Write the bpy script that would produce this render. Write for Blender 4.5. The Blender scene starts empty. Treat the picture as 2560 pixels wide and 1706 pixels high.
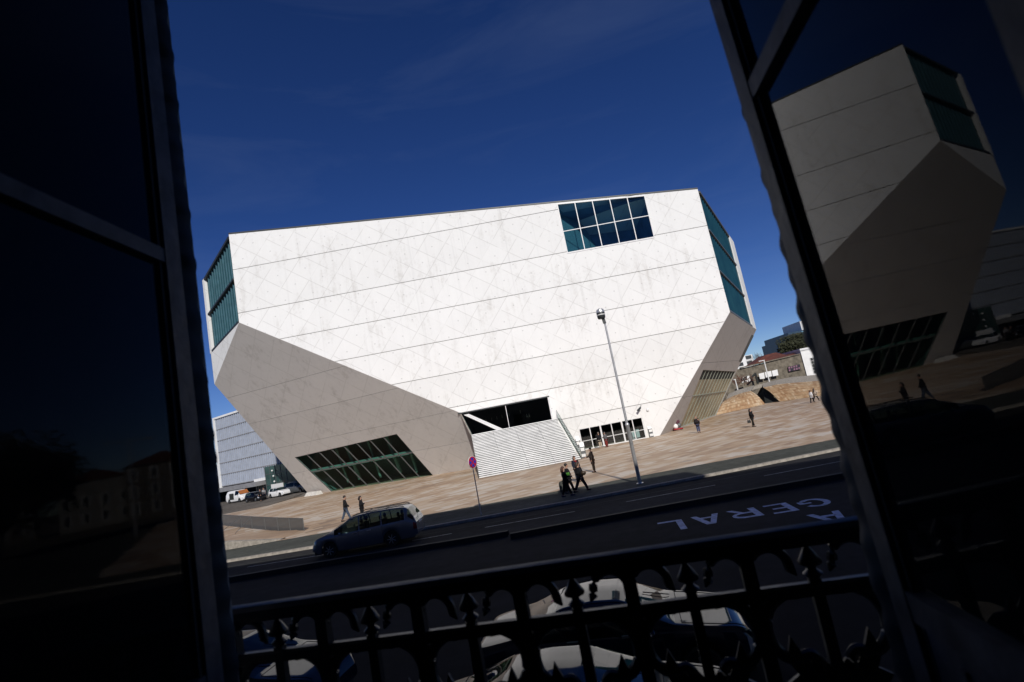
import bpy, bmesh, math, random
import numpy as np
from mathutils import Vector, Matrix
random.seed(7)
S = bpy.context.scene
COL = S.collection
R = math.radians

# ------------------------------------------------------------------ camera
FPX, ROLL, PITCH, HC = 1374.0, R(10.85), math.atan(204 / 1374.0), 4.5
CR, SR, CP, SP = math.cos(ROLL), math.sin(ROLL), math.cos(PITCH), math.sin(PITCH)
cd = bpy.data.cameras.new('camera')
cam = bpy.data.objects.new('camera', cd); COL.objects.link(cam)
cd.sensor_width = 36.0; cd.sensor_fit = 'HORIZONTAL'
cd.lens = FPX / 2560 * 36
cd.clip_start = 0.02; cd.clip_end = 3000
_r, _u, _f = Vector((1, 0, 0)), Vector((0, -SP, CP)), Vector((0, CP, SP))
_cx = _r * CR - _u * SR; _cy = _r * SR + _u * CR; _cz = -_f
cam.matrix_world = Matrix(((_cx.x, _cy.x, _cz.x, 0), (_cx.y, _cy.y, _cz.y, 0), (_cx.z, _cy.z, _cz.z, HC), (0, 0, 0, 1)))
cd.dof.use_dof = True; cd.dof.focus_distance = 55.0; cd.dof.aperture_fstop = 3.2
S.camera = cam

# ------------------------------------------------------------------ sky, sun, exposure
SUN_EL, SUN_H = R(33), Vector((-0.14, 0.99, 0)).normalized()     # the way the light travels over the ground
w = bpy.data.worlds.new('World'); S.world = w; w.use_nodes = True
wn = w.node_tree; bg = wn.nodes['Background']
sky = wn.nodes.new('ShaderNodeTexSky'); sky.sky_type = 'NISHITA'; sky.sun_disc = False
sky.sun_elevation = SUN_EL; sky.sun_rotation = math.atan2(-SUN_H.x, -SUN_H.y)
sky.altitude = 0; sky.air_density = 0.6; sky.dust_density = 0.0; sky.ozone_density = 3.0
hs = wn.nodes.new('ShaderNodeHueSaturation'); hs.inputs['Saturation'].default_value = 1.22; hs.inputs['Hue'].default_value = 0.517
gm = wn.nodes.new('ShaderNodeGamma'); gm.inputs['Gamma'].default_value = 1.04
wn.links.new(sky.outputs[0], gm.inputs[0]); wn.links.new(gm.outputs[0], hs.inputs['Color']); tc = wn.nodes.new('ShaderNodeTexCoord'); mp_ = wn.nodes.new('ShaderNodeMapping'); mp_.inputs['Scale'].default_value = (1.2, 1.2, 7.0); mp_.inputs['Rotation'].default_value = (0, R(14), R(20))
nz = wn.nodes.new('ShaderNodeTexNoise'); nz.inputs['Scale'].default_value = 1.6; nz.inputs['Detail'].default_value = 5; nz.inputs['Roughness'].default_value = 0.62; nz.inputs['Distortion'].default_value = 0.6
rp_ = wn.nodes.new('ShaderNodeValToRGB'); rp_.color_ramp.elements[0].position = 0.50; rp_.color_ramp.elements[1].position = 0.85; rp_.color_ramp.elements[1].color = (0.05, 0.05, 0.05, 1)
mx_ = wn.nodes.new('ShaderNodeMix'); mx_.data_type = 'RGBA'; mx_.inputs[7].default_value = (5.2, 6.6, 9.0, 1)          # thin cirrus veils
wn.links.new(tc.outputs['Generated'], mp_.inputs[0]); wn.links.new(mp_.outputs[0], nz.inputs['Vector']); wn.links.new(nz.outputs['Fac'], rp_.inputs[0])
wn.links.new(rp_.outputs[0], mx_.inputs[0]); wn.links.new(hs.outputs[0], mx_.inputs[6]); wn.links.new(mx_.outputs[2], bg.inputs[0])
bg.inputs[1].default_value = 0.063
sl = bpy.data.lights.new('sun', 'SUN'); sl.energy = 3.9; sl.angle = R(0.53); sl.color = (1, 0.955, 0.89)
so = bpy.data.objects.new('sun', sl); COL.objects.link(so)
_d = Vector((SUN_H.x * math.cos(SUN_EL), SUN_H.y * math.cos(SUN_EL), -math.sin(SUN_EL)))
so.rotation_euler = _d.to_track_quat('-Z', 'Y').to_euler(); so.location = (20, -60, 60)
vs = S.view_settings; vs.view_transform = 'Standard'; vs.look = 'None'; vs.gamma = 1.0; vs.exposure = 0.0; vs.use_curve_mapping = False
S.cycles.max_bounces = 8; S.cycles.transparent_max_bounces = 16; S.cycles.glossy_bounces = 5
S.cycles.use_denoising = True; S.cycles.sample_clamp_indirect = 4.0

# ------------------------------------------------------------------ surveying: where a sight line meets a surface
CAMP = np.array([0, 0, HC])
def sight(x, y):
    dx, dy = x - 1280, y - 853
    u = dx * CR - dy * SR; v = dx * SR + dy * CR
    return np.array([u, FPX * CP + v * SP, FPX * SP - v * CP])
def gp(x, y, z=0.0):
    d = sight(x, y); return CAMP + d * ((z - HC) / d[2])
def pp(x, y, p, n):
    d = sight(x, y); return CAMP + d * (np.dot(np.array(p) - CAMP, n) / np.dot(d, n))
def ay(x, y, Y):
    d = sight(x, y); return CAMP + d * Y / d[1]
def nrm(v):
    v = np.array(v, float); return v / np.linalg.norm(v)
def pnormal(a, b, c):
    return nrm(np.cross(np.array(b) - a, np.array(c) - a))

# ------------------------------------------------------------------ materials
MATS = {}
class NT:
    def __init__(s, name):
        s.m = bpy.data.materials.new(name); s.m.use_nodes = True; s.t = s.m.node_tree
        s.b = s.t.nodes['Principled BSDF']; s.out = s.t.nodes['Material Output']
        MATS[name] = s.m
    def n(s, typ, **kw):
        nd = s.t.nodes.new(typ)
        for k, v in kw.items(): setattr(nd, k, v)
        return nd
    def l(s, a, b): s.t.links.new(a, b)
    def setv(s, sock, v):
        if hasattr(v, 'is_output') or isinstance(v, bpy.types.NodeSocket): s.l(v, sock)
        else: sock.default_value = v
    def math(s, op, a, b=0.0, c=0.0, clamp=False):
        nd = s.n('ShaderNodeMath', operation=op, use_clamp=clamp)
        s.setv(nd.inputs[0], a); s.setv(nd.inputs[1], b); s.setv(nd.inputs[2], c)
        return nd.outputs[0]
    def co(s, scale=(1, 1, 1), kind='Object', rot=(0, 0, 0)):
        t = s.n('ShaderNodeTexCoord'); mp = s.n('ShaderNodeMapping')
        mp.inputs['Scale'].default_value = scale; mp.inputs['Rotation'].default_value = rot
        s.l(t.outputs[kind], mp.inputs[0]); return mp.outputs[0]
    def noise(s, vec, scale, detail=4, rough=0.55, dist=0.0):
        nd = s.n('ShaderNodeTexNoise'); s.l(vec, nd.inputs['Vector'])
        nd.inputs['Scale'].default_value = scale; nd.inputs['Detail'].default_value = detail
        nd.inputs['Roughness'].default_value = rough; nd.inputs['Distortion'].default_value = dist
        return nd.outputs['Fac']
    def ramp(s, fac, stops):
        nd = s.n('ShaderNodeValToRGB'); s.l(fac, nd.inputs[0]); e = nd.color_ramp.elements
        while len(e) < len(stops): e.new(0.5)
        for i, (p, c) in enumerate(stops):
            e[i].position = p; e[i].color = (*c, 1) if len(c) == 3 else c
        return nd.outputs[0]
    def mix(s, fac, a, b, mode='MIX'):
        nd = s.n('ShaderNodeMix', data_type='RGBA', blend_type=mode)
        s.setv(nd.inputs[0], fac)
        s.setv(nd.inputs[6], a if not isinstance(a, tuple) else (*a, 1)); s.setv(nd.inputs[7], b if not isinstance(b, tuple) else (*b, 1))
        return nd.outputs[2]
    def bump(s, h, strength=0.3, dist=0.02):
        nd = s.n('ShaderNodeBump'); nd.inputs['Strength'].default_value = strength; nd.inputs['Distance'].default_value = dist
        s.l(h, nd.inputs['Height']); s.l(nd.outputs[0], s.b.inputs['Normal'])
    def sep(s, vec):
        nd = s.n('ShaderNodeSeparateXYZ'); s.l(vec, nd.inputs[0]); return nd.outputs
    def base(s, c): s.setv(s.b.inputs['Base Color'], c if not isinstance(c, tuple) else (*c, 1))

def simple(name, col, rough=0.6, metal=0.0, var=0.25, scale=6.0, spec=0.5, bump=0.0, coat=0.0):
    t = NT(name); v = t.co(); f = t.noise(v, scale, 5)
    a = tuple(c * (1 - var) for c in col); b = tuple(min(1, c * (1 + var)) for c in col)
    t.base(t.ramp(f, [(0.3, a), (0.7, b)]))
    t.b.inputs['Roughness'].default_value = rough; t.b.inputs['Metallic'].default_value = metal
    t.b.inputs['Specular IOR Level'].default_value = spec; t.b.inputs['Coat Weight'].default_value = coat; t.b.inputs['Coat Roughness'].default_value = 0.03
    if bump: t.bump(f, bump, 0.01)
    return t.m

def thin_glass(name, tint, ior=1.5, rough=0.0, base_mix=0.0, base=(0.02, 0.05, 0.06)):
    t = NT(name); tr = t.n('ShaderNodeBsdfTransparent'); tr.inputs[0].default_value = (*tint, 1)
    gl = t.n('ShaderNodeBsdfGlossy'); gl.inputs['Roughness'].default_value = rough; gl.inputs[0].default_value = (1, 1, 1, 1)
    fr = t.n('ShaderNodeFresnel'); fr.inputs[0].default_value = ior
    bf = t.n('ShaderNodeNewGeometry').outputs['Backfacing']     # same reflectance from both sides of the sheet
    t.l(t.math('ADD', ior, t.math('MULTIPLY', bf, 1 / ior - ior)), fr.inputs[0])
    mx = t.n('ShaderNodeMixShader'); body = tr.outputs[0]
    if base_mix > 0:
        df = t.n('ShaderNodeBsdfDiffuse'); df.inputs[0].default_value = (*base, 1)
        m2 = t.n('ShaderNodeMixShader'); m2.inputs[0].default_value = base_mix
        t.l(body, m2.inputs[1]); t.l(df.outputs[0], m2.inputs[2]); body = m2.outputs[0]
    t.l(fr.outputs[0], mx.inputs[0]); t.l(body, mx.inputs[1]); t.l(gl.outputs[0], mx.inputs[2])
    t.l(mx.outputs[0], t.out.inputs[0]); return t.m

def concrete(name, light, dark, line_dark, hole=True, linef=0.21):
    """white board-formed concrete: pour stains, faint slanted formwork lines, tie holes"""
    t = NT(name); v = t.co(); x, y, z = t.sep(v)
    n1 = t.noise(v, 0.22, 6, 0.6); n2 = t.noise(t.co((1.3, 1.3, 0.10)), 1.1, 5, 0.65); n3 = t.noise(v, 2.6, 6, 0.7)
    f = t.math('ADD', t.math('MULTIPLY', n1, 0.45), t.math('ADD', t.math('MULTIPLY', n2, 0.4), t.math('MULTIPLY', n3, 0.25)))
    col = t.ramp(f, [(0.38, dark), (0.52, light), (0.75, tuple(min(1, c * 1.05) for c in light))])
    cell = []
    def lines(ax, az, per, wid, shift):
        c = t.math('ADD', t.math('ADD', t.math('MULTIPLY', x, ax), t.math('MULTIPLY', z, az)), shift)
        fr = t.math('FRACT', t.math('DIVIDE', c, per)); cell.append(t.math('FLOOR', t.math('ADD', t.math('DIVIDE', c, per), 0.5)))
        return t.math('ABSOLUTE', t.math('SUBTRACT', fr, 0.5)), wid / per
    d1, w1 = lines(math.sin(R(50.7)), -math.cos(R(50.7)), 2.48, 0.05, 400.3)
    d2, w2 = lines(math.sin(R(36.6)), math.cos(R(36.6)), 2.30, 0.05, 400.9)
    gaps = t.math('GREATER_THAN', t.noise(v, 0.35, 3), 0.47)
    gaps2 = t.math('GREATER_THAN', t.noise(t.co((1, 1, 1.2)), 0.42, 3), 0.45)
    l1 = t.math('MULTIPLY', t.math('LESS_THAN', d1, w1), t.math('ADD', 0.3, t.math('MULTIPLY', gaps, 0.7)))
    l2 = t.math('MULTIPLY', t.math('LESS_THAN', d2, w2), t.math('ADD', 0.2, t.math('MULTIPLY', gaps2, 0.8)))
    ln = t.math('MAXIMUM', l1, l2)
    col = t.mix(t.math('MULTIPLY', ln, linef), col, line_dark)
    if hole:
        h1 = t.math('SUBTRACT', 0.5, d1); h2 = t.math('SUBTRACT', 0.5, d2)
        dd = t.math('ADD', t.math('POWER', t.math('MULTIPLY', h1, 2.48), 2), t.math('POWER', t.math('MULTIPLY', h2, 2.30), 2))
        col = t.mix(t.math('MULTIPLY', t.math('LESS_THAN', dd, 0.008), 0.28), col, (0.22, 0.21, 0.20))
    tone = t.math('ADD', 0.955, t.math('MULTIPLY', t.n('ShaderNodeObjectInfo').outputs['Random'], 0.07))     # every pour cured to its own tone
    drip = t.noise(t.co((2.2, 2.2, 0.035)), 1.0, 4, 0.6)
    tone = t.math('SUBTRACT', tone, t.math('MULTIPLY', t.math('MAXIMUM', t.math('SUBTRACT', drip, 0.58), 0.0), 0.55))
    wn_ = t.n('ShaderNodeTexWhiteNoise', noise_dimensions='2D'); cb = t.n('ShaderNodeCombineXYZ'); t.l(cell[0], cb.inputs[0]); t.l(cell[1], cb.inputs[1]); t.l(cb.outputs[0], wn_.inputs['Vector'])
    tone = t.math('ADD', tone, t.math('MULTIPLY', t.math('SUBTRACT', wn_.outputs['Value'], 0.5), 0.024))          # formwork boards differ a little
    col = t.mix(1.0, col, tone, 'MULTIPLY')
    t.base(col); t.b.inputs['Roughness'].default_value = 0.75; t.b.inputs['Specular IOR Level'].default_value = 0.25
    t.bump(t.math('ADD', n3, t.math('MULTIPLY', ln, -0.6)), 0.25, 0.03)
    return t.m

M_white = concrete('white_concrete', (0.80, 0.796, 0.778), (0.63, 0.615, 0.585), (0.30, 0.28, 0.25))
M_whitedim = concrete('shade_toned_concrete', (0.53, 0.505, 0.48), (0.40, 0.375, 0.35), (0.22, 0.20, 0.18), hole=False, linef=0.16)  # same white concrete, darkened to carry the dimness of the sloping faces
M_joint = simple('dark_joint_mortar', (0.20, 0.19, 0.175), 0.9)  # dark backing seen through the open pour joints
M_dark = simple('dark_interior', (0.02, 0.023, 0.022), 0.8)
M_teal = simple('teal_interior', (0.10, 0.19, 0.18), 0.6)
M_lobbyfloor = simple('lobby_slab', (0.13, 0.22, 0.19), 0.5)
M_steel = simple('galvanised_steel', (0.62, 0.62, 0.62), 0.35, 0.6, 0.15)
M_alu = simple('white_aluminium', (0.72, 0.72, 0.71), 0.4, 0.0, 0.06)
M_greyalu = simple('grey_aluminium', (0.13, 0.135, 0.135), 0.45, 0.3, 0.1)
M_darkframe = simple('dark_frame_metal', (0.045, 0.05, 0.052), 0.45, 0.3)
M_stair = simple('aluminium_tread', (0.74, 0.74, 0.73), 0.5, 0.0, 0.14, 0.8)
M_glass = thin_glass('window_glass', (0.55, 0.68, 0.68), 1.5)
M_bluewin = thin_glass('blue_window_glass', (0.48, 0.70, 0.76), 1.45)
M_lobbyglass = thin_glass('lobby_glass', (0.60, 0.82, 0.76), 1.2)
M_ribs = simple('pale_metal_rib', (0.40, 0.44, 0.52), 0.5, 0, 0.1, 1)
M_railglass = thin_glass('balustrade_glass', (0.55, 0.66, 0.62), 1.5, 0.0, 0.35, (0.35, 0.45, 0.42))
t = NT('corrugated_glass'); v = t.co(); t.base(t.ramp(t.noise(v, 0.5, 3), [(0.3, (0.012, 0.05, 0.062)), (0.7, (0.022, 0.085, 0.095))]))
t.b.inputs['Roughness'].default_value = 0.16; t.b.inputs['Specular IOR Level'].default_value = 0.6
M_corr = t.m
t = NT('right_corrugated_glass'); v = t.co(); t.base(t.ramp(t.noise(v, 0.5, 3), [(0.3, (0.008, 0.04, 0.06)), (0.7, (0.014, 0.06, 0.08))]))
t.b.inputs['Roughness'].default_value = 0.12; t.b.inputs['Specular IOR Level'].default_value = 0.35
M_corr2 = t.m

def paving(name, per_object):
    t = NT(name)
    if per_object: rnd = t.n('ShaderNodeObjectInfo').outputs['Random']
    else:
        a = t.n('ShaderNodeAttribute'); a.attribute_name = 'slab'; rnd = a.outputs['Fac']
    geo = t.n('ShaderNodeNewGeometry'); mp = t.n('ShaderNodeMapping'); t.l(geo.outputs['Position'], mp.inputs[0])
    mp.inputs['Scale'].default_value = (0.20, 0.34, 1); mp.inputs['Rotation'].default_value = (0, 0, R(-25))
    big = t.noise(mp.outputs[0], 0.55, 5, 0.62, 0.8)
    mp2 = t.n('ShaderNodeMapping'); t.l(geo.outputs['Position'], mp2.inputs[0]); mp2.inputs['Scale'].default_value = (0.5, 2.4, 1); mp2.inputs['Rotation'].default_value = (0, 0, R(-12))
    fine = t.noise(mp2.outputs[0], 1.3, 6, 0.65)
    f = t.math('ADD', t.math('MULTIPLY', rnd, 0.34), t.math('ADD', t.math('MULTIPLY', big, 0.84), t.math('MULTIPLY', fine, 0.18)))
    col = t.ramp(f, [(0.36, (0.225, 0.170, 0.125)), (0.50, (0.345, 0.238, 0.158)), (0.63, (0.415, 0.300, 0.200)), (0.74, (0.465, 0.365, 0.268)), (0.87, (0.53, 0.47, 0.40))])
    st = t.math('GREATER_THAN', t.noise(mp.outputs[0], 0.9, 4, 0.5), 0.69)
    col = t.mix(t.math('MULTIPLY', st, 0.55), col, (0.20, 0.205, 0.21))
    t.base(col); t.b.inputs['Roughness'].default_value = 0.62; t.b.inputs['Specular IOR Level'].default_value = 0.3
    t.bump(fine, 0.2, 0.01)
    return t.m
M_slab = paving('travertine_slab', False)
M_slab1 = paving('travertine_slab_single', True)

def asphalt(name, c, fleck=0.4):
    t = NT(name); v = t.co(); n1 = t.noise(t.co((0.12, 0.5, 1)), 0.6, 5, 0.6); n2 = t.noise(v, 60, 3, 0.7); n3 = t.noise(v, 2.2, 5, 0.6)
    f = t.math('ADD', t.math('MULTIPLY', n1, 0.5), t.math('ADD', t.math('MULTIPLY', n2, fleck * 0.5), t.math('MULTIPLY', n3, 0.35)))
    t.base(t.ramp(f, [(0.38, tuple(k * 0.5 for k in c)), (0.55, c), (0.75, tuple(k * 1.8 for k in c))]))
    t.b.inputs['Roughness'].default_value = 0.95; t.b.inputs['Specular IOR Level'].default_value = 0.08; t.bump(n2, 0.3, 0.01); return t.m
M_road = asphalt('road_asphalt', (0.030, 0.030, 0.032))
M_laneshade = asphalt('lane_shade_asphalt', (0.021, 0.021, 0.023))  # asphalt darkened to carry the street's shade on the near lanes
M_bayshade = asphalt('bay_shade_asphalt', (0.013, 0.013, 0.014))  # deep shade below the houses put into the asphalt colour
M_pave = asphalt('footway_asphalt', (0.075, 0.079, 0.070))
M_earth = asphalt('earth', (0.12, 0.105, 0.085))
M_lot = asphalt('parking_asphalt', (0.14, 0.125, 0.11))
M_black = simple('black_bitumen', (0.006, 0.006, 0.007), 0.8, 0, 0.3)
M_kerb = simple('granite_kerb', (0.30, 0.275, 0.24), 0.9, 0, 0.32, 5, 0.1, 0.3)
M_paint = simple('sky_tinted_road_paint', (0.42, 0.48, 0.66), 0.7, 0, 0.35, 7, 0.2)  # blue of the skylight mixed into the white paint
M_worn = simple('worn_lane_paint', (0.30, 0.30, 0.29), 0.7, 0, 0.5, 5)
M_sandstone = paving('hill_travertine', False)
t = NT('sandy_stone'); v = t.co(); a_ = t.n('ShaderNodeAttribute'); a_.attribute_name = 'slab'
f_ = t.math('ADD', t.math('MULTIPLY', a_.outputs['Fac'], 0.34), t.math('MULTIPLY', t.noise(v, 0.9, 6, 0.65), 0.8))
t.base(t.ramp(f_, [(0.25, (0.24, 0.125, 0.06)), (0.48, (0.40, 0.25, 0.135)), (0.68, (0.50, 0.36, 0.22)), (0.92, (0.62, 0.52, 0.40))]))
t.b.inputs['Roughness'].default_value = 0.85; t.bump(t.noise(v, 5, 5, 0.6), 0.5, 0.05); M_sandy = t.m
M_oldwall = simple('old_granite_wall', (0.155, 0.135, 0.105), 0.9, 0, 0.45, 1.3, 0.3, 0.4)
M_redroof = simple('red_clay_tiles', (0.115, 0.036, 0.024), 0.85, 0, 0.35, 2)
M_render_white = simple('white_render', (0.78, 0.78, 0.77), 0.8, 0, 0.08, 1.0)
M_officeblue = simple('blue_office_glass', (0.028, 0.058, 0.095), 0.35, 0, 0.3, 0.4, 0.4)
M_rib = simple('ribbed_white_metal', (0.09, 0.115, 0.17), 0.5, 0.0, 0.06, 1)
M_canopy = simple('grey_canopy', (0.24, 0.24, 0.25), 0.6, 0, 0.15, 1)
M_greenglass = simple('green_curtain_glass', (0.03, 0.075, 0.07), 0.12, 0, 0.3, 0.6, 0.6)
M_leaf = simple('dark_foliage', (0.034, 0.038, 0.016), 0.7, 0, 0.5, 2)
M_bark = simple('bark', (0.10, 0.085, 0.07), 0.9, 0, 0.3, 8)
M_rust = simple('rusty_scrap', (0.13, 0.055, 0.035), 0.85, 0, 0.5, 5)
M_iron = simple('black_cast_iron', (0.010, 0.010, 0.012), 0.42, 0.0, 0.3, 20, 0.5, 0.3)
M_frame = simple('blue_grey_window_paint', (0.060, 0.064, 0.078), 0.6, 0, 0.45, 14, 0.3, 0.4)
M_seal = simple('crinkled_dark_seal', (0.035, 0.038, 0.045), 0.6, 0, 0.3, 20)
M_pane = thin_glass('casement_glass', (0.80, 0.83, 0.84), 1.25, 0.014, 0.035, (0.22, 0.24, 0.26))
M_pane2 = thin_glass('dusty_casement_glass', (0.75, 0.78, 0.80), 1.17, 0.03, 0.03, (0.20, 0.22, 0.25))
M_roomwall = simple('dark_room_paint', (0.022, 0.021, 0.022), 0.85)
M_house = simple('house_render', (0.30, 0.28, 0.25), 0.85, 0, 0.2, 1)
M_mesh = thin_glass('shade_mesh', (0.55, 0.55, 0.55), 1.05, 0.5, 0.80, (0.085, 0.088, 0.09))
M_rubber = simple('tyre_rubber', (0.012, 0.012, 0.012), 0.8)
M_carglass = thin_glass('car_glass', (0.22, 0.28, 0.27), 1.45)
M_red = simple('sign_red', (0.45, 0.008, 0.02), 0.4, 0, 0.05)
M_blue = simple('sign_blue', (0.008, 0.035, 0.42), 0.4, 0, 0.05)
M_signwhite = simple('sign_white', (0.8, 0.8, 0.78), 0.4, 0, 0.03)
def paintmat(name, col, metal=0.0, rough=0.3, coat=0.25): return simple(name, col, rough, metal, 0.04, 2, 0.5, 0, coat)
def cloth(name, col): return simple(name, col, 0.9, 0, 0.25, 14, 0.2)
M_skin = simple('skin', (0.42, 0.24, 0.17), 0.6, 0, 0.06)
M_fin = simple('pale_teal_fin', (0.065, 0.145, 0.18), 0.35, 0, 0.2, 1)
# ------------------------------------------------------------------ mesh helpers
class MB:
    def __init__(s): s.v = []; s.f = []
    def add(s, vs, fs):
        o = len(s.v); s.v += [tuple(map(float, q)) for q in vs]; s.f += [tuple(i + o for i in f) for f in fs]; return s
    def hexa(s, p):      # 8 points: bottom 4 ccw, top 4 ccw
        return s.add(p, [(3, 2, 1, 0), (4, 5, 6, 7), (0, 1, 5, 4), (1, 2, 6, 5), (2, 3, 7, 6), (3, 0, 4, 7)])
    def box(s, x0, x1, y0, y1, z0, z1):
        return s.hexa([(x0, y0, z0), (x1, y0, z0), (x1, y1, z0), (x0, y1, z0), (x0, y0, z1), (x1, y0, z1), (x1, y1, z1), (x0, y1, z1)])
    def obox(s, o, a, b, c):   # origin corner and three edge vectors
        o, a, b, c = map(np.array, (o, a, b, c))
        return s.hexa([o, o + a, o + a + b, o + b, o + c, o + a + c, o + a + b + c, o + b + c])
    def prism(s, poly, ext):
        n = len(poly); p = [np.array(q, float) for q in poly]; e = np.array(ext, float)
        return s.add(p + [q + e for q in p], [tuple(range(n - 1, -1, -1)), tuple(range(n, 2 * n))] + [(i, (i + 1) % n, n + (i + 1) % n, n + i) for i in range(n)])
    def poly(s, p): return s.add(p, [tuple(range(len(p)))])
    def tube(s, path, rad, n=8, cap=True):
        path = [Vector(tuple(map(float, q))) for q in path]; rad = rad if isinstance(rad, (list, tuple)) else [rad] * len(path)
        rings = []; ref = Vector((0, 0, 1))
        for i, q in enumerate(path):
            d = (path[min(i + 1, len(path) - 1)] - path[max(i - 1, 0)]).normalized()
            r = ref if abs(d.dot(ref)) < 0.95 else Vector((1, 0, 0))
            a = d.cross(r).normalized(); b = a.cross(d)
            if rings and i: pass
            rings.append([q + (a * math.cos(k * 2 * math.pi / n) + b * math.sin(k * 2 * math.pi / n)) * rad[i] for k in range(n)])
        fs = []
        for i in range(len(path) - 1):
            for k in range(n): fs.append((i * n + k, i * n + (k + 1) % n, (i + 1) * n + (k + 1) % n, (i + 1) * n + k))
        if cap: fs += [tuple(range(n - 1, -1, -1)), tuple((len(path) - 1) * n + k for k in range(n))]
        return s.add([q for r in rings for q in r], fs)
    def lathe(s, prof, n=16, c=(0, 0, 0), axis='z'):
        vs = []
        for r, h in prof:
            for k in range(n):
                a = 2 * math.pi * k / n; p = (r * math.cos(a), r * math.sin(a), h)
                if axis == 'y': p = (p[0], p[2], p[1])
                vs.append((p[0] + c[0], p[1] + c[1], p[2] + c[2]))
        fs = [(i * n + k, i * n + (k + 1) % n, (i + 1) * n + (k + 1) % n, (i + 1) * n + k) for i in range(len(prof) - 1) for k in range(n)]
        fs += [tuple(range(n - 1, -1, -1)), tuple((len(prof) - 1) * n + k for k in range(n))]
        return s.add(vs, fs)
    def ball(s, c, r, n=10, m=7):
        rx, ry, rz = r if isinstance(r, (tuple, list)) else (r, r, r); vs = []; 
        for i in range(1, m):
            ph = math.pi * i / m
            for k in range(n): vs.append((c[0] + rx * math.sin(ph) * math.cos(2 * math.pi * k / n), c[1] + ry * math.sin(ph) * math.sin(2 * math.pi * k / n), c[2] + rz * math.cos(ph)))
        vs += [(c[0], c[1], c[2] + rz), (c[0], c[1], c[2] - rz)]; t, b = len(vs) - 2, len(vs) - 1
        fs = [(i * n + k, (i + 1) * n + k, (i + 1) * n + (k + 1) % n, i * n + (k + 1) % n) for i in range(m - 2) for k in range(n)]
        fs += [(t, k, (k + 1) % n) for k in range(n)] + [(b, (m - 2) * n + (k + 1) % n, (m - 2) * n + k) for k in range(n)]
        return s.add(vs, fs)
    def build(s, name, mat, parent=None, smooth=False, world=True):
        """one mesh object; with world=True the points are world points and the parent only carries a location"""
        o = Vector((0, 0, 0))
        if parent is not None and world:
            q = parent
            while q is not None: o += q.location; q = q.parent
        me = bpy.data.meshes.new(name); me.from_pydata([(a - o.x, b - o.y, c - o.z) for a, b, c in s.v], [], s.f)
        bm = bmesh.new(); bm.from_mesh(me); bmesh.ops.recalc_face_normals(bm, faces=bm.faces); bm.to_mesh(me); bm.free()
        if smooth:
            me.polygons.foreach_set('use_smooth', [True] * len(me.polygons)); me.set_sharp_from_angle(angle=R(38))
        me.materials.append(mat); ob = bpy.data.objects.new(name, me); COL.objects.link(ob)
        if parent is not None: ob.parent = parent
        return ob
def tag(o, label=None, cat=None, group=None, kind=None):
    if label: o['label'] = label
    if cat: o['category'] = cat
    if group: o['group'] = group
    if kind: o['kind'] = kind
    return o
def empty(name, loc, rz=0.0, label=None, cat=None, group=None):
    o = bpy.data.objects.new(name, None); COL.objects.link(o); o.location = tuple(map(float, loc)); o.rotation_euler = (0, 0, rz); o.empty_display_size = 0.2
    return tag(o, label, cat, group)
def dup(o, parent=None, loc=None):
    c = o.copy(); COL.objects.link(c); c.parent = parent if parent is not None else o.parent
    if loc is not None: c.location = loc
    return c

# polygon cutting in a plane
def clip(poly, n, c):            # keep points with n.p <= c
    out = []
    for i in range(len(poly)):
        a, b = poly[i], poly[(i + 1) % len(poly)]; da, db = n[0] * a[0] + n[1] * a[1] - c, n[0] * b[0] + n[1] * b[1] - c
        if da <= 1e-9: out.append(a)
        if (da < -1e-9 and db > 1e-9) or (da > 1e-9 and db < -1e-9):
            k = da / (da - db); out.append((a[0] + (b[0] - a[0]) * k, a[1] + (b[1] - a[1]) * k))
    return out if len(out) > 2 else []
def area(p): return abs(sum(p[i][0] * p[(i + 1) % len(p)][1] - p[(i + 1) % len(p)][0] * p[i][1] for i in range(len(p)))) / 2
def subtract(polys, hole):
    cx = sum(q[0] for q in hole) / len(hole); cy = sum(q[1] for q in hole) / len(hole); res = []
    for poly in polys:
        rest = poly
        for i in range(len(hole)):
            a, b = hole[i], hole[(i + 1) % len(hole)]; n = (b[1] - a[1], -(b[0] - a[0])); c = n[0] * a[0] + n[1] * a[1]
            if n[0] * cx + n[1] * cy > c: n = (-n[0], -n[1]); c = -c
            if not rest: break
            o = clip(rest, (-n[0], -n[1]), -c)
            if o and area(o) > 1e-4: res.append(o)
            rest = clip(rest, n, c)
    return res
def bands(poly, cuts, axis, holes, gap=0.022):
    """split a polygon into bands at the cut heights, then take the holes out; returns a list of lists of pieces"""
    n = (0, 1) if axis == 1 else (1, 0); ed = [-1e3] + sorted(cuts) + [1e3]; out = []
    for a, b in zip(ed[:-1], ed[1:]):
        q = clip(poly, (-n[0], -n[1]), -(a + gap)); q = clip(q, n, b - gap) if q else []
        if not q: continue
        ps = [q]
        for h in holes: ps = subtract(ps, h)
        if ps: out.append(ps)
    return out
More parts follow.
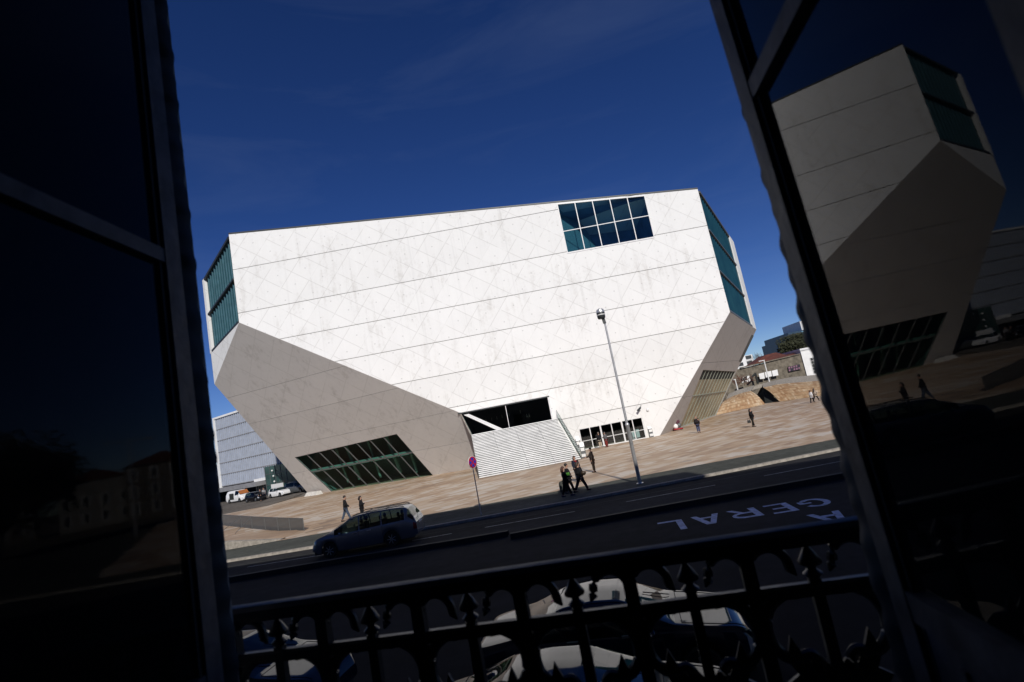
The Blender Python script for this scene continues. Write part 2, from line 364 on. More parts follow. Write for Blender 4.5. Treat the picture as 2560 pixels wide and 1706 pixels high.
# ------------------------------------------------------------------ ground, road, footway, plaza
RZ = -0.12                                   # carriageway level; footway and plaza are at 0
def _ext(f, x):                              # straight on beyond the surveyed stretch
    if x < -22: d = (f(-21.5) - f(-22.5)); return f(-22) + d * (x + 22)
    if x > 20: d = (f(20.5) - f(19.5)); return f(20) + d * (x - 20)
    return f(x)
Yk = lambda x: _ext(lambda q: 29.95 - 0.045 * q + 0.0042 * q * q, x)          # kerb face
Yp = lambda x: _ext(lambda q: 34.75 - 0.070 * q + 0.0018 * q * q, x)          # plaza edge
tag(MB().box(-900, 900, -700, 1100, -1.2, -0.34).build('ground', M_earth), kind='structure')
XS = [-160, -110, -80, -60, -45] + list(range(-36, 37, 3)) + [45, 60, 80, 110, 160]
def strip(fa, fb, z0, z1):
    m = MB()
    for a, b in zip(XS[:-1], XS[1:]):
        m.hexa([(a, fa(a), z0), (b, fa(b), z0), (b, fb(b), z0), (a, fb(a), z0), (a, fa(a), z1), (b, fa(b), z1), (b, fb(b), z1), (a, fb(a), z1)])
    return m
YN = lambda x: 7.0 - 0.176 * x               # near kerb line
road = tag(strip(YN, lambda x: Yk(x) + 0.02, -0.33, RZ).build('road', M_road), kind='structure')
tag(strip(lambda x: Yk(x) + 0.30, lambda x: Yp(x), -0.33, 0.0).build('pavement', M_pave), kind='structure')
tag(strip(lambda x: 1.2 - 0.176 * x, lambda x: YN(x), -0.33, 0.02).build('near_pavement', M_pave), kind='structure')
tag(strip(lambda x: YN(x) + .01, lambda x: YN(x) + 6.2, -0.30, RZ + .004).build('parking_bay_shade', M_bayshade), kind='structure')  # near-black sheet over the road, standing in for shade under the houses
_dv = [gp(x, y, RZ) for x, y in ((579.5, 1446), (1140, 1353), (1640, 1270), (2095.7, 1188))]
def YD(x): return float(np.interp(x, [q[0] for q in _dv], [q[1] for q in _dv])) + (x - _dv[0][0]) * -.13 * (x < _dv[0][0]) - .1
tag(strip(lambda x: YN(x) + 6.21, lambda x: YD(x), -0.30, RZ + .002).build('near_lane_shade', M_laneshade), kind='structure')  # darker sheet over the near lanes, shade put into its colour
# seam between gutter and lane, a thin worn line along the kerb
sm = MB()
for a, b in zip(XS[:-1], XS[1:]):
    if -40 < a < 40: sm.poly([(a, Yk(a) - 1.55, RZ + .004), (b, Yk(b) - 1.55, RZ + .004), (b, Yk(b) - 1.42, RZ + .004), (a, Yk(a) - 1.42, RZ + .004)])
sm.build('gutter_seam', M_pave, road)
# granite kerb, stone by stone
kerb = tag(empty('kerb', (0, 30, 0)), kind='structure')
ks = MB().hexa([(0.006, 0, -0.3), (1.294, 0, -0.3), (1.294, 0.31, -0.3), (0.006, 0.31, -0.3), (0.006, 0.03, 0.006), (1.294, 0.03, 0.006), (1.294, 0.31, 0.006), (0.006, 0.31, 0.006)])
k0 = ks.build('kerb_stone', M_kerb, kerb, world=False); x = -42.0; first = True
while x < 42:
    ang = math.atan2(Yk(x + 1.3) - Yk(x), 1.3); o = k0 if first else dup(k0, kerb); first = False
    o.location = (x, Yk(x) - 30, random.uniform(-.004, .004)); o.rotation_euler = (0, 0, ang); x += 1.3 * math.cos(ang)
# dashes
def dash(p, q, w=0.10):
    a, b = gp(*p, RZ + .004), gp(*q, RZ + .004); d = nrm(b - a); n = np.array([-d[1], d[0], 0]) * w / 2
    MB().poly([a - n, b - n, b + n, a + n]).build('lane_dash', M_worn, road)
for p, q in [((618, 1418), (815, 1386)), ((1030, 1352), (1130, 1334)), ((1212, 1319), (1437.5, 1279)), ((1565, 1255), (1788, 1213)), ((1910, 1190), (2110, 1152)), ((2230, 1130), (2420, 1094)), ((330, 1466), (480, 1441))]: dash(p, q)
# low black lane divider in two runs
def divider(pix, e0, e1, label):
    P = [gp(x, y, 0.09) for x, y in pix]; d0 = nrm(P[0] - P[1]); d1 = nrm(P[-1] - P[-2])
    P = [P[0] + d0 * e0] + P + [P[-1] + d1 * e1]; m = MB(); vs_ = []
    for i, a in enumerate(P):
        t_ = P[min(i + 1, len(P) - 1)] - P[max(i - 1, 0)]; n = nrm([t_[1], -t_[0], 0]); A, F = a + n * 0.28, a + n * 0.34
        vs_ += [(F[0], F[1], -.3), (a[0], a[1], -.3), tuple(a), (A[0], A[1], .09)]
    m.add(vs_, [(4 * i + k, 4 * i + (k + 1) % 4, 4 * i + 4 + (k + 1) % 4, 4 * i + 4 + k) for i in range(len(P) - 1) for k in range(4)] + [(0, 1, 2, 3), tuple(4 * len(P) - 1 - k for k in range(4))])
    o = m.build('lane_divider', M_black); tag(o, label, 'road divider', 'low black dividers along the road'); return o
divider([(579.5, 1440), (815, 1400), (1140, 1347), (1270.7, 1325)], 60, 0, 'low black road divider run that ends with a step, under the silver van')
divider([(1276, 1331.8), (1640, 1264.4), (2095.7, 1182.3)], 0, 60, 'low black road divider run beyond the painted road letters')
# painted letters, read from the far side of the road
LET = {
 'L': [[(0, 0), (.22, 0), (.22, 1), (0, 1)], [(.22, 0), (.85, 0), (.85, .13), (.22, .13)]],
 'E': [[(0, 0), (.24, 0), (.24, 1), (0, 1)], [(.24, 0), (.86, 0), (.86, .12), (.24, .12)], [(.24, .45), (.7, .45), (.7, .57), (.24, .57)], [(.24, .88), (.86, .88), (.86, 1), (.24, 1)]],
 'A': [[(0, 0), (.22, 0), (.55, 1), (.34, 1)], [(.78, 0), (1, 0), (.66, 1), (.55, 1), (.495, .83)], [(.245, .24), (.705, .24), (.665, .37), (.29, .37)]],
 'R': [[(0, 0), (.24, 0), (.24, 1), (0, 1)], [(.24, .86), (.62, .86), (.80, .78), (.86, .70), (.98, .80), (.86, .93), (.66, 1), (.24, 1)], [(.86, .70), (.80, .60), (.62, .53), (.24, .53), (.24, .40), (.66, .40), (.88, .50), (.98, .62), (.98, .80)], [(.50, .40), (.78, 0), (1.02, 0), (.70, .41), (.66, .40)]],
}
_g = []
for k in range(15):
    a0, a1 = R(40 + k * 18.5), R(40 + (k + 1) * 18.5)
    _g.append([(.5 + .5 * math.cos(a), .5 + .5 * math.sin(a)) for a in (a0, a1)] + [(.5 + .28 * math.cos(a), .5 + .36 * math.sin(a)) for a in (a1, a0)])
_g.append([(.58, .40), (.98, .40), (.98, .52), (.58, .52)]); _g.append([(.80, .22), (.98, .22), (.98, .40), (.80, .40)])
LET['G'] = _g
bx, by = np.array([-0.990, 0.137, 0]), np.array([-0.137, -0.990, 0])
def letter(ch, X, Y, w, h):
    k = (HC - RZ - .006) / HC; o = np.array([X * k, Y * k, RZ + .006]); m = MB()
    for j, p in enumerate(LET[ch]): m.poly([o + bx * (q[0] * w) + by * (q[1] * h) for q in p])
    l = m.build('painted_letter', M_paint, road); l['label'] = 'white painted road letter ' + ch; return l
for ch, X, Y, w, h in [('G', 9.62, 20.12, 1.0, 1.32), ('E', 8.44, 20.36, .95, 1.5), ('R', 7.36, 20.55, .98, 1.45), ('A', 6.12, 20.72, 1.0, 1.5), ('L', 4.82, 20.86, 1.05, 1.6), ('A', 9.0, 17.98, 1.0, 1.55)]: letter(ch, X, Y, w, h)
# plaza of travertine slabs: the nearest 300 one by one, the rest as one mass
plaza = tag(strip(lambda x: Yp(x) + .002, lambda x: 96 if -58 < x < 58 else 60, -0.33, -0.05).build('plaza', M_pave), kind='structure')
SW, SD, SA = 1.25, 0.62, R(36); ca, sa = math.cos(SA), math.sin(SA)      # courses run slantwise over the plaza
whole, cut = [], []
for r_ in range(-75, 120):
    for c in range(-60, 110):
        u0, v0 = c * SW + (r_ % 2) * SW / 2 + ((r_ * 7919) % 13) * 0.05, r_ * SD + 20
        P = [(u * ca - v_ * sa, u * sa + v_ * ca) for u, v_ in ((u0 + .004, v0 + .004), (u0 + SW - .004, v0 + .004), (u0 + SW - .004, v0 + SD - .004), (u0 + .004, v0 + SD - .004))]
        xm, ym = sum(p[0] for p in P) / 4, sum(p[1] for p in P) / 4
        if ym < 33 or ym > 95.5 or abs(xm) > 0.62 * ym + 6: continue
        if xm < -17.5 - (ym - 36.5) * 0.10 and ym < 41.5: continue          # plaza falls away to the wall at the left
        g_ = [p[1] - Yp(p[0]) - .01 for p in P]
        if max(g_) <= 0: continue
        if min(g_) >= 0: whole.append((u0, v0, xm, ym, P))
        else:
            xa, xb = min(p[0] for p in P), max(p[0] for p in P); k_ = (Yp(xb) - Yp(xa)) / (xb - xa)
            q_ = clip(P, (k_, -1), k_ * xa - Yp(xa) - .012)
            if q_ and area(q_) > .01: cut.append(q_)
near = sorted([s for s in whole if abs(s[2]) < 0.43 * s[3]], key=lambda s: s[3])[:300]; nid = set(map(id, near))
s0 = MB().box(0.004, SW - .004, 0.004, SD - .004, -0.05, 0.0).build('paving_slab', M_slab1, plaza, world=False); first = True
m = MB(); vals = []
for s in whole:
    z = random.uniform(-.003, .003); u0, v0, xm, ym, P = s
    if id(s) in nid:
        o = s0 if first else dup(s0, plaza); first = False; o.location = (u0 * ca - v0 * sa, u0 * sa + v0 * ca, z); o.rotation_euler = (0, 0, SA)
    else:
        m.add([(p[0], p[1], z - .05) for p in P] + [(p[0], p[1], z) for p in P], [(4, 5, 6, 7), (0, 1, 5, 4), (1, 2, 6, 5), (2, 3, 7, 6), (3, 0, 4, 7)]); vals += [random.random()] * 5
for q_ in cut: m.poly([(p[0], p[1], 0) for p in q_]); vals.append(random.random())
me = bpy.data.meshes.new('paving_slabs'); me.from_pydata(m.v, [], m.f); at = me.attributes.new('slab', 'FLOAT', 'FACE'); at.data.foreach_set('value', vals); me.materials.append(M_slab)
o = bpy.data.objects.new('paving_slabs', me); COL.objects.link(o); o.parent = plaza; o['kind'] = 'stuff'
# low white retaining wall where the plaza ends above the footway at the left
q = [gp(568.5, 1375), gp(620, 1366), gp(658.6, 1359), gp(701, 1349.5)]
def htop(px, py, p): d = sight(px, py); return float(HC + d[2] * p[1] / d[1])
zt = [htop(568, 1354.4, q[0]), htop(619, 1352.5, q[1]), htop(658, 1351, q[2]), .02]
sl_ = (zt[0] - zt[1]) / (q[1][0] - q[0][0]); e_ = q[0] + (q[0] - q[1]) / np.linalg.norm(q[0] - q[1]) * 16
q = [e_] + q; zt = [zt[0] + .45] + zt
rw = MB()
for i in range(4):
    a, b = q[i], q[i + 1]; rw.hexa([(a[0], a[1], -.3), (b[0], b[1], -.3), (b[0], b[1] + .4, -.3), (a[0], a[1] + .4, -.3), (a[0], a[1], zt[i]), (b[0], b[1], zt[i + 1]), (b[0], b[1] + .4, zt[i + 1]), (a[0], a[1] + .4, zt[i])])
tag(rw.build('retaining_wall', M_kerb), 'low white plaza wall tapering down beside the left pavement', 'wall')
# the tilted corner of the plaza behind that wall
cw = MB(); C0 = [(a[0], a[1] + .2, z - .02) for a, z in zip(q, zt)]
B0 = [(-38, 47.5, .10), (-25.5, 44.4, .06), (-22.5, 43.6, .05), (-20, 42.6, .03), (-17, 41.6, .008)]
for i in range(4): cw.poly([C0[i], C0[i + 1], B0[i + 1], B0[i]])
ob = cw.build('plaza_corner', M_slab1, plaza)
# ------------------------------------------------------------------ the concert hall
FM = 0.015
def FP(x, z, off=0.0): return np.array([x + off * FM, 65.53 + FM * (x - 14.89) - off, z])
n0, p0 = nrm([-FM, 1, 0]), np.array([14.89, 65.53, 0.0])
def fpx(x, y): return pp(x, y, p0, n0)
hall = empty('concert_hall', (0, 65, 0), 0, 'huge white concrete building with slanted faces, behind the plaza', 'building')
TOP = lambda x: 34.03 + (28.67 - 34.03) * (x + 32.15) / 58.44
A, B, C_, E_, F_ = (-32.15, 34.03), (-32.15, 22.68), (-7.66, 6.97), (26.3, 28.67), (26.45, 12.74)
G_ = (14.89 - 0.3 * 11.56 / 12.74, -0.3)
outline = [A, B, C_, (-6.9, 4.1), (-6.9, -0.3), G_, F_, E_]
WIN = [(8.74, 23.68), (19.6, 23.62), (19.56, TOP(19.56) - 0.14), (8.72, TOP(8.72) - 0.14)]
OPEN = [(-8.2, 4.17), (3.0, 4.17), (3.0, 6.86), (-7.9, 6.86)]
STAIRHOLE = [(-9, -1), (3.55, -1), (3.55, 4.17), (-9, 4.17)]
DOOR = [(5.72, -1), (13.29, -1), (13.29, 2.49), (5.72, 2.49)]
JZ = [3.95, 7.73, 11.72, 15.75, 19.72, 23.83, 29.39]
for ps in bands(outline, JZ, 1, [WIN, OPEN, STAIRHOLE, DOOR], 0.032):
    m = MB()
    for p in ps: m.prism([FP(a, b) for a, b in p], -np.array([FM, -1, 0]) * 0.22)
    m.build('concrete_band', M_white, hall)
jb = MB()
for p in subtract(subtract(subtract(subtract([outline], WIN), OPEN), STAIRHOLE), DOOR): jb.poly([FP(a, b, -0.06) for a, b in p])
jb.build('joint_backing', M_joint, hall)
# dark coping along the sloping roof edge
MB().obox(FP(A[0], A[1] + .02, .06), FP(E_[0], E_[1], 0) - FP(A[0], A[1], 0), (0, .6, 0), (0, 0, .16)).build('roof_coping', M_darkframe, hall)
# big upper window: 5 x 2 panes in a white frame, a blue-tiled room behind
wx = [8.74 + (19.6 - 8.74) * k / 5 for k in range(6)]
fr = MB()
def fbar(m, x0, x1, z0, z1, o0=-.02, o1=.05): m.hexa([FP(x0, z0, o1), FP(x1, z0, o1), FP(x1, z0, o0), FP(x0, z0, o0), FP(x0, z1, o1), FP(x1, z1, o1), FP(x1, z1, o0), FP(x0, z1, o0)])
zm = 26.45
win = MB().poly([FP(a, b, -.05) for a, b in WIN]).build('upper_window', M_dark, hall); win.hide_render = False
bpy.data.objects.remove(win)
win = empty('upper_window', (14, .4, 27)); win.parent = hall
for k in range(6): fbar(fr, wx[k] - .05, wx[k] + .05, 23.6, TOP(wx[k]) - .13)
fr.hexa([FP(8.7, 23.58, .053), FP(19.62, 23.52, .053), FP(19.62, 23.52, -.02), FP(8.7, 23.58, -.02), FP(8.7, 23.74, .053), FP(19.62, 23.68, .053), FP(19.62, 23.68, -.02), FP(8.7, 23.74, -.02)])
fr.hexa([FP(8.7, TOP(8.7) - .27, .053), FP(19.62, TOP(19.62) - .27, .053), FP(19.62, TOP(19.62) - .27, -.02), FP(8.7, TOP(8.7) - .27, -.02), FP(8.7, TOP(8.7) - .12, .053), FP(19.62, TOP(19.62) - .12, .053), FP(19.62, TOP(19.62) - .12, -.02), FP(8.7, TOP(8.7) - .12, -.02)])
fbar(fr, 8.72, 19.6, zm - .045, zm + .045, -.02, .047)
fr.build('frame', M_alu, win)
for r in range(2):
    for k in range(5):
        a, b = wx[k] + .05, wx[k + 1] - .05
        q = [(a, 23.72), (b, 23.70), (b, zm - .06), (a, zm - .06)] if r == 0 else [(a, zm + .06), (b, zm + .06), (b, TOP(b) - .26), (a, TOP(a) - .26)]
        MB().poly([FP(u, v, -.012 - .002 * ((k * 7 + r * 3) % 3)) for u, v in q]).build('pane', M_bluewin, win)
def room(name, x0, x1, z0, z1, depth, mat, parent):
    m = MB(); a = -.3
    c = [(x0, z0), (x1, z0), (x1, z1), (x0, z1)]
    for i in range(4): m.poly([FP(*c[i], a), FP(*c[(i + 1) % 4], a), FP(*c[(i + 1) % 4], a - depth), FP(*c[i], a - depth)])
    m.poly([FP(u, v, a - depth) for u, v in c]); return m.build(name, mat, parent)
M_bluetile = simple('blue_tile_room', (0.085, 0.18, 0.32), 0.4, 0, 0.4, 0.5)
room('tiled_room', 8.2, 20.2, 23.2, 29.0, 9, M_bluetile, hall)
MB().prism([FP(8.3, 30.5, -.4), FP(8.3, 23.3, -.4), FP(14.5, 23.3, -6), FP(12, 30, -6)], (0.05, 0.1, 0)).build('slanted_wall', simple('pale_blue_tile', (0.10, 0.20, 0.23), 0.5), hall)
# ---------- sloping faces
def plane_frame(o, ex, n):
    ex = nrm(ex); n = nrm(n); ey = np.cross(n, ex); return np.array(o, float), ex, ey, n
B3, C3 = FP(*B), FP(*C_)
I3 = gp(774, 1238); nL = pnormal(B3, C3, I3); nL = nL if nL[1] < 0 else -nL
H3 = pp(536, 961, B3, nL)
hz = nrm(np.cross(nL, [0, 0, 1])); hz = hz if hz[0] > 0 else -hz
oL, exL, eyL, _ = plane_frame(B3, hz, nL); eyL = eyL if eyL[2] > 0 else -eyL
def to2(p, o, ex, ey): d = np.array(p) - o; return (float(np.dot(d, ex)), float(np.dot(d, ey)))
def to3(q, o, ex, ey, n, off=0): return o + ex * q[0] + ey * q[1] + n * off
L2 = lambda p: to2(p, oL, exL, eyL)
L3 = lambda q, off=0: to3(q, oL, exL, eyL, nL, off)
def tz(z): return (z - B3[2]) / eyL[2]           # slope coordinate at a height
Jd = pp(1179, 1089, B3, nL); Je = pp(1200, 1200, B3, nL)
I_low = I3 + (I3 - H3) * 0.05
oul = [L2(B3), L2(H3), L2(I_low), L2(Je + (Je - Jd) * 0.3), L2(Jd), L2(C3)]
LW = [L2(pp(*q, B3, nL)) for q in [(736.2, 1144), (991.5, 1085.4), (1086, 1192.6), (829, 1231.3)]]
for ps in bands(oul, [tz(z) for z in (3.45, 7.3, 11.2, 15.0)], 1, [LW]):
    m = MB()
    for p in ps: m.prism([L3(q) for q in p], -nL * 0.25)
    m.build('sloping_band', M_whitedim, hall)
jb = MB()
for p in subtract([oul], LW): jb.poly([L3(q, -.06) for q in p])
jb.build('joint_backing', M_joint, hall)
# its slanted window: two rows of eight panes
sw = empty('slanted_window', tuple(L3(LW[3]) - np.array([0, 65, 0]))); sw.parent = hall
def bil(Q, u, v): a = np.array(Q[0]) * (1 - u) + np.array(Q[1]) * u; b = np.array(Q[3]) * (1 - u) + np.array(Q[2]) * u; return tuple(a * (1 - v) + b * v)
def fbar3(m, a, b, wid, T, dep=.10, off=-.02):
    a, b = np.array(a), np.array(b); d = nrm(b - a); n = np.array([-d[1], d[0]]) * wid / 2
    q = [a - n, b - n, b + n, a + n]; m.hexa([T(x, off - dep) for x in q] + [T(x, off) for x in q])
fr = MB(); VM = 0.43
for k in range(9):
    fbar3(fr, bil(LW, k / 8, 0), bil(LW, k / 8, 1), .08 if k not in (0, 8) else .14, L3, .14, -.03)
for v in (0, VM, 1): fbar3(fr, bil(LW, 0, v), bil(LW, 1, v), .14, L3, .12, -.022)
fr.build('frame', M_greyalu, sw)
for k in range(8):
    for v0, v1 in ((0, VM), (VM, 1)):
        MB().poly([L3(bil(LW, u, v), -.11 - .002 * (k % 3)) for u, v in ((k / 8 + .008, v0 + .015), ((k + 1) / 8 - .008, v0 + .015), ((k + 1) / 8 - .008, v1 - .015), (k / 8 + .008, v1 - .015))]).build('pane', M_lobbyglass, sw)
# lobby behind it
lob = MB(); back = nrm([0.33, 0.94, 0]) * 9
Q3 = [L3(q, -.4) for q in [bil(LW, -.08, -.1), bil(LW, 1.08, -.1), bil(LW, 1.08, 1.06), bil(LW, -.08, 1.06)]]
for i in range(4): lob.poly([Q3[i], Q3[(i + 1) % 4], Q3[(i + 1) % 4] + back, Q3[i] + back])
lob.poly([q + back for q in Q3]); lob.build('lobby', M_teal, hall)
m = MB(); a, b = L3(bil(LW, -.05, VM + .08), -.7), L3(bil(LW, 1.05, VM + .08), -.7)
m.obox(a, b - a, back * .9, (0, 0, .45)); m.build('lobby_gallery', M_lobbyfloor, hall)
for k, u in enumerate((.12, .22, .45, .63, .8, .93)):
    a = L3(bil(LW, u, 1.0), -1.6 - .5 * (k % 2)); b = L3(bil(LW, u + .1, 0.0), -4); MB().tube([a, b], .16 + .1 * (k % 2), 8).build('lobby_column', M_lobbyfloor, hall)
# ---------- left glazed corner and the pale triangle under it
nG = nrm(np.cross(np.array([H3[0] - B3[0], H3[1] - B3[1], 0]), [0, 0, 1])); nG = nG if nG[1] < 0 else -nG
lg = lambda x, y: pp(x, y, B3, nG)
A3 = FP(*A); A1 = lg(505.5, 701.8); B1 = lg(527.6, 883.7)
tri = MB(); tri.prism([B3, B1, H3], -nG * .25); tri.build('pale_triangle', M_white, hall)
ug = nrm([H3[0] - B3[0], H3[1] - B3[1], 0]); wid = float(np.dot(A1 - A3, ug))
zt = lambda s: A3[2] + (A1[2] - A3[2]) * s / wid
zb = lambda s: B3[2] + (B1[2] - B3[2]) * s / wid
def GP(s, z, off=0): return np.array([B3[0], B3[1], 0]) + ug * s + nG * off + np.array([0, 0, z])
gc = empty('glazed_corner', tuple(GP(wid / 2, zb(wid / 2)) - np.array([0, 65, 0]))); gc.parent = hall
def glass_wall(gpf, zt, zb, s0, s1, levels, nf, amp, inset, mat, parent, rails, railmat, fins=False):
    for li in range(levels):
        f0, f1 = li / levels, (li + 1) / levels; m = MB(); N = nf * 4; vs = []; fs = []
        for i in range(N + 1):
            s = s0 + (s1 - s0) * i / N; ph = 2 * math.pi * i / 4; off = -inset + amp * (1.0 if i % 4 == 0 else (0.15 if i % 2 else 0.0))
            za, zc = zb(s) + (zt(s) - zb(s)) * f0, zb(s) + (zt(s) - zb(s)) * f1
            vs += [gpf(s, za + .05, off), gpf(s, zc - .05, off)]
        for i in range(N): fs.append((2 * i, 2 * i + 2, 2 * i + 3, 2 * i + 1))
        m.add(vs, fs); m.build('corrugated_glass', mat, parent, True)
        if fins:
            for i in range(1, nf):
                s = s0 + (s1 - s0) * i / nf; za, zc = zb(s) + (zt(s) - zb(s)) * f0 + .2, zb(s) + (zt(s) - zb(s)) * f1 - .25; o0, o1 = -inset + .02, -inset + .24
                MB().hexa([gpf(s - .05, za, o0), gpf(s + .05, za, o0), gpf(s + .04, za, o1), gpf(s - .04, za, o1), gpf(s - .05, zc, o0), gpf(s + .05, zc, o0), gpf(s + .04, zc, o1), gpf(s - .04, zc, o1)]).build('glass_fin', M_fin, parent)
    for f, h in rails:
        m = MB(); q0, q1 = zb(s0) + (zt(s0) - zb(s0)) * f, zb(s1) + (zt(s1) - zb(s1)) * f
        m.hexa([gpf(s0, q0 - h, -inset - .1), gpf(s1, q1 - h, -inset - .1), gpf(s1, q1 - h, .02), gpf(s0, q0 - h, .02), gpf(s0, q0 + h, -inset - .1), gpf(s1, q1 + h, -inset - .1), gpf(s1, q1 + h, .02), gpf(s0, q0 + h, .02)])
        m.build('glazing_rail', railmat, parent)
glass_wall(GP, zt, zb, 0.35, wid - 0.75, 2, 12, 0.10, 0.45, M_corr, gc, [(0.98, .16), (0.5, .11), (0.015, .12)], M_darkframe, True)
m = MB(); s0 = wid - .75
m.hexa([GP(s0, zb(s0), -.9), GP(wid, zb(wid), -.9), GP(wid, zb(wid), 0), GP(s0, zb(s0), 0), GP(s0, zt(s0) - .3, -.9), GP(wid, zt(wid), -.9), GP(wid, zt(wid), 0), GP(s0, zt(s0) - .3, 0)]); m.build('corner_pier', M_white, hall)
# ---------- right side: sloping face, its slanted window, glazed wall above
F3, G3 = FP(*F_), FP(14.89, 0); Lr = gp(1789, 1040); nR = pnormal(F3, G3, Lr); nR = nR if nR[1] < 0 else -nR
K3 = pp(1891, 824, F3, nR)
hz = nrm(np.cross(nR, [0, 0, 1])); hz = hz if hz[0] > 0 else -hz
oR, exR, eyR, _ = plane_frame(F3, hz, nR); eyR = eyR if eyR[2] > 0 else -eyR
R2 = lambda p: to2(p, oR, exR, eyR); R3 = lambda q, off=0: to3(q, oR, exR, eyR, nR, off)
rpx = lambda x, y: R2(pp(x, y, F3, nR))
dn = np.array([0, 0, -.3]); base_l = F3 + (G3 - F3) * 1.024; base_r = K3 + (Lr - K3) * 1.03
our = [R2(F3), R2(base_l), R2(base_r), R2(K3)]
RW = [rpx(1758, 925), rpx(1839, 929), rpx(1789, 1038.5), rpx(1699, 1070)]
SLOT = [rpx(1879, 837), rpx(1884.5, 840), rpx(1853, 906), rpx(1847, 904.5)]
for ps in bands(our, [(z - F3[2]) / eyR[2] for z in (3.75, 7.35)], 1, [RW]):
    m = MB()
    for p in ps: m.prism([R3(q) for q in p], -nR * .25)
    m.build('sloping_band', M_whitedim, hall)
jb = MB()
for p in subtract([our], RW): jb.poly([R3(q, -.06) for q in p])
jb.build('joint_backing', M_joint, hall)
M_greyglass = simple('pale_green_mullion', (0.30, 0.32, 0.27), 0.5)
sw = empty('slanted_window', tuple(R3(RW[3]) - np.array([0, 65, 0]))); sw.parent = hall
fr = MB()
for v in (0, .45, 1): fbar3(fr, bil(RW, 0, v), bil(RW, 1, v), .12, R3, .1, -.022)
for k in range(12): fbar3(fr, bil(RW, k / 11, 0), bil(RW, k / 11, 1), .10, R3, .12, -.03)
fr.build('frame', M_greyglass, sw)
M_goldglass = simple('painted_reflection_glass', (0.36, 0.31, 0.20), 0.3, 0.0, 0.45, 0.30, 0.5)  # opaque gold-green colour stands in for reflections in the glass
for k in range(11):
    for v0, v1 in ((0, .17), (.17, .45), (.45, 1)):
        MB().poly([R3(bil(RW, u, v), -.09 - .002 * (k % 3)) for u, v in ((k / 11, v0), ((k + 1) / 11, v0), ((k + 1) / 11, v1), (k / 11, v1))]).build('pane', M_dark if v0 == 0 else M_goldglass, sw)
MB().poly([R3(q, .004) for q in SLOT]).build('slot_shade_panel', M_darkframe, hall)  # flat dark panel paints the shade of the slot's recess
E3 = FP(*E_); nT = pnormal(E3, F3, K3); nT = nT if nT[1] < 0 else -nT
T3 = pp(1833, 606.6, E3, nT); ur = nrm([K3[0] - F3[0], K3[1] - F3[1], 0]); widR = float(np.dot(K3 - F3, ur))
ztR = lambda s: E3[2] + (T3[2] - E3[2]) * s / widR
zbR = lambda s: F3[2] + (K3[2] - F3[2]) * s / widR
nT2 = nrm([nT[0], nT[1], 0])
def GR(s, z, off=0): return np.array([F3[0], F3[1], 0]) + ur * s + nT2 * off + np.array([0, 0, z])
gw = empty('glazed_wall', tuple(GR(widR / 2, zbR(widR / 2)) - np.array([0, 65, 0]))); gw.parent = hall
glass_wall(GR, ztR, zbR, 0.3, widR - 2.9, 3, 16, 0.16, 0.30, M_corr2, gw, [(0.985, .15), (0.667, .09), (0.333, .09), (0.012, .12)], M_greyalu)
m = MB(); s0 = widR - 2.9
m.hexa([GR(s0, zbR(s0), -1.4), GR(widR, zbR(widR), -1.4), GR(widR, zbR(widR), 0), GR(s0, zbR(s0), 0), GR(s0, ztR(s0), -1.4), GR(widR, ztR(widR), -1.4), GR(widR, ztR(widR), 0), GR(s0, ztR(s0), 0)]); m.build('corner_pier', M_white, hall)
# ---------- the rest of the volume
BL, BR = np.array([-35, 104, 30.]), np.array([30, 106, 24.]); BLg, BRg = np.array([-28, 100, -.3]), np.array([24, 101, -.3])
A1t, T3t = GP(wid, zt(wid)), GR(widR, ztR(widR))
m = MB(); m.poly([A3 + (0, .3, -.05), E3 + (0, .3, -.05), T3t, BR, BL, A1t]); m.build('roof', M_white, hall)
m = MB(); m.poly([A1t, BL, BLg, I_low, H3]); m.poly([T3t, K3, base_r, BRg, BR]); m.poly([BL, BR, BRg, BLg]); m.build('rear_shell', M_white, hall)
# ---------- entrance stair, balustrade, foyer opening
st = empty('entrance_stair', (-1, -5, 0)); st.parent = hall
NS = 27; ytop, ybot = 65.15, 53.75
for k in range(NS):
    z1 = 4.17 * (k + 1) / NS; y0 = ybot + (ytop - ybot) * k / NS; f = k / (NS - 1)
    xl = -5.54 + (-6.72 + 5.54) * f; xr = 4.35 + (3.50 - 4.35) * f; m = MB(); d = (ytop - ybot) / NS
    for j in range(4):
        a, b = xl + (xr - xl) * j / 4 + .012, xl + (xr - xl) * (j + 1) / 4 - .012
        m.box(a, b, y0 - .012, y0 + d - .05, z1 - .098, z1)
    m.build('step', M_stair, st)
m = MB(); m.hexa([(-5.5, ybot + .3, -.2), (4.3, ybot + .3, -.2), (3.45, ytop + 1, -.2), (-6.7, ytop + 1, -.2), (-5.5, ybot + .3, -.15), (4.3, ybot + .3, -.15), (3.45, ytop + 1, 3.95), (-6.7, ytop + 1, 3.95)]); m.build('stair_body', M_darkframe, st)
m = MB(); m.hexa([(-5.6, ybot, -.2), (-5.57, ybot, -.2), (-6.77, ytop, -.2), (-6.8, ytop, -.2), (-5.6, ybot, .20), (-5.57, ybot, .20), (-6.77, ytop, 4.2), (-6.8, ytop, 4.2)]); m.build('stair_cheek', M_darkframe, st)
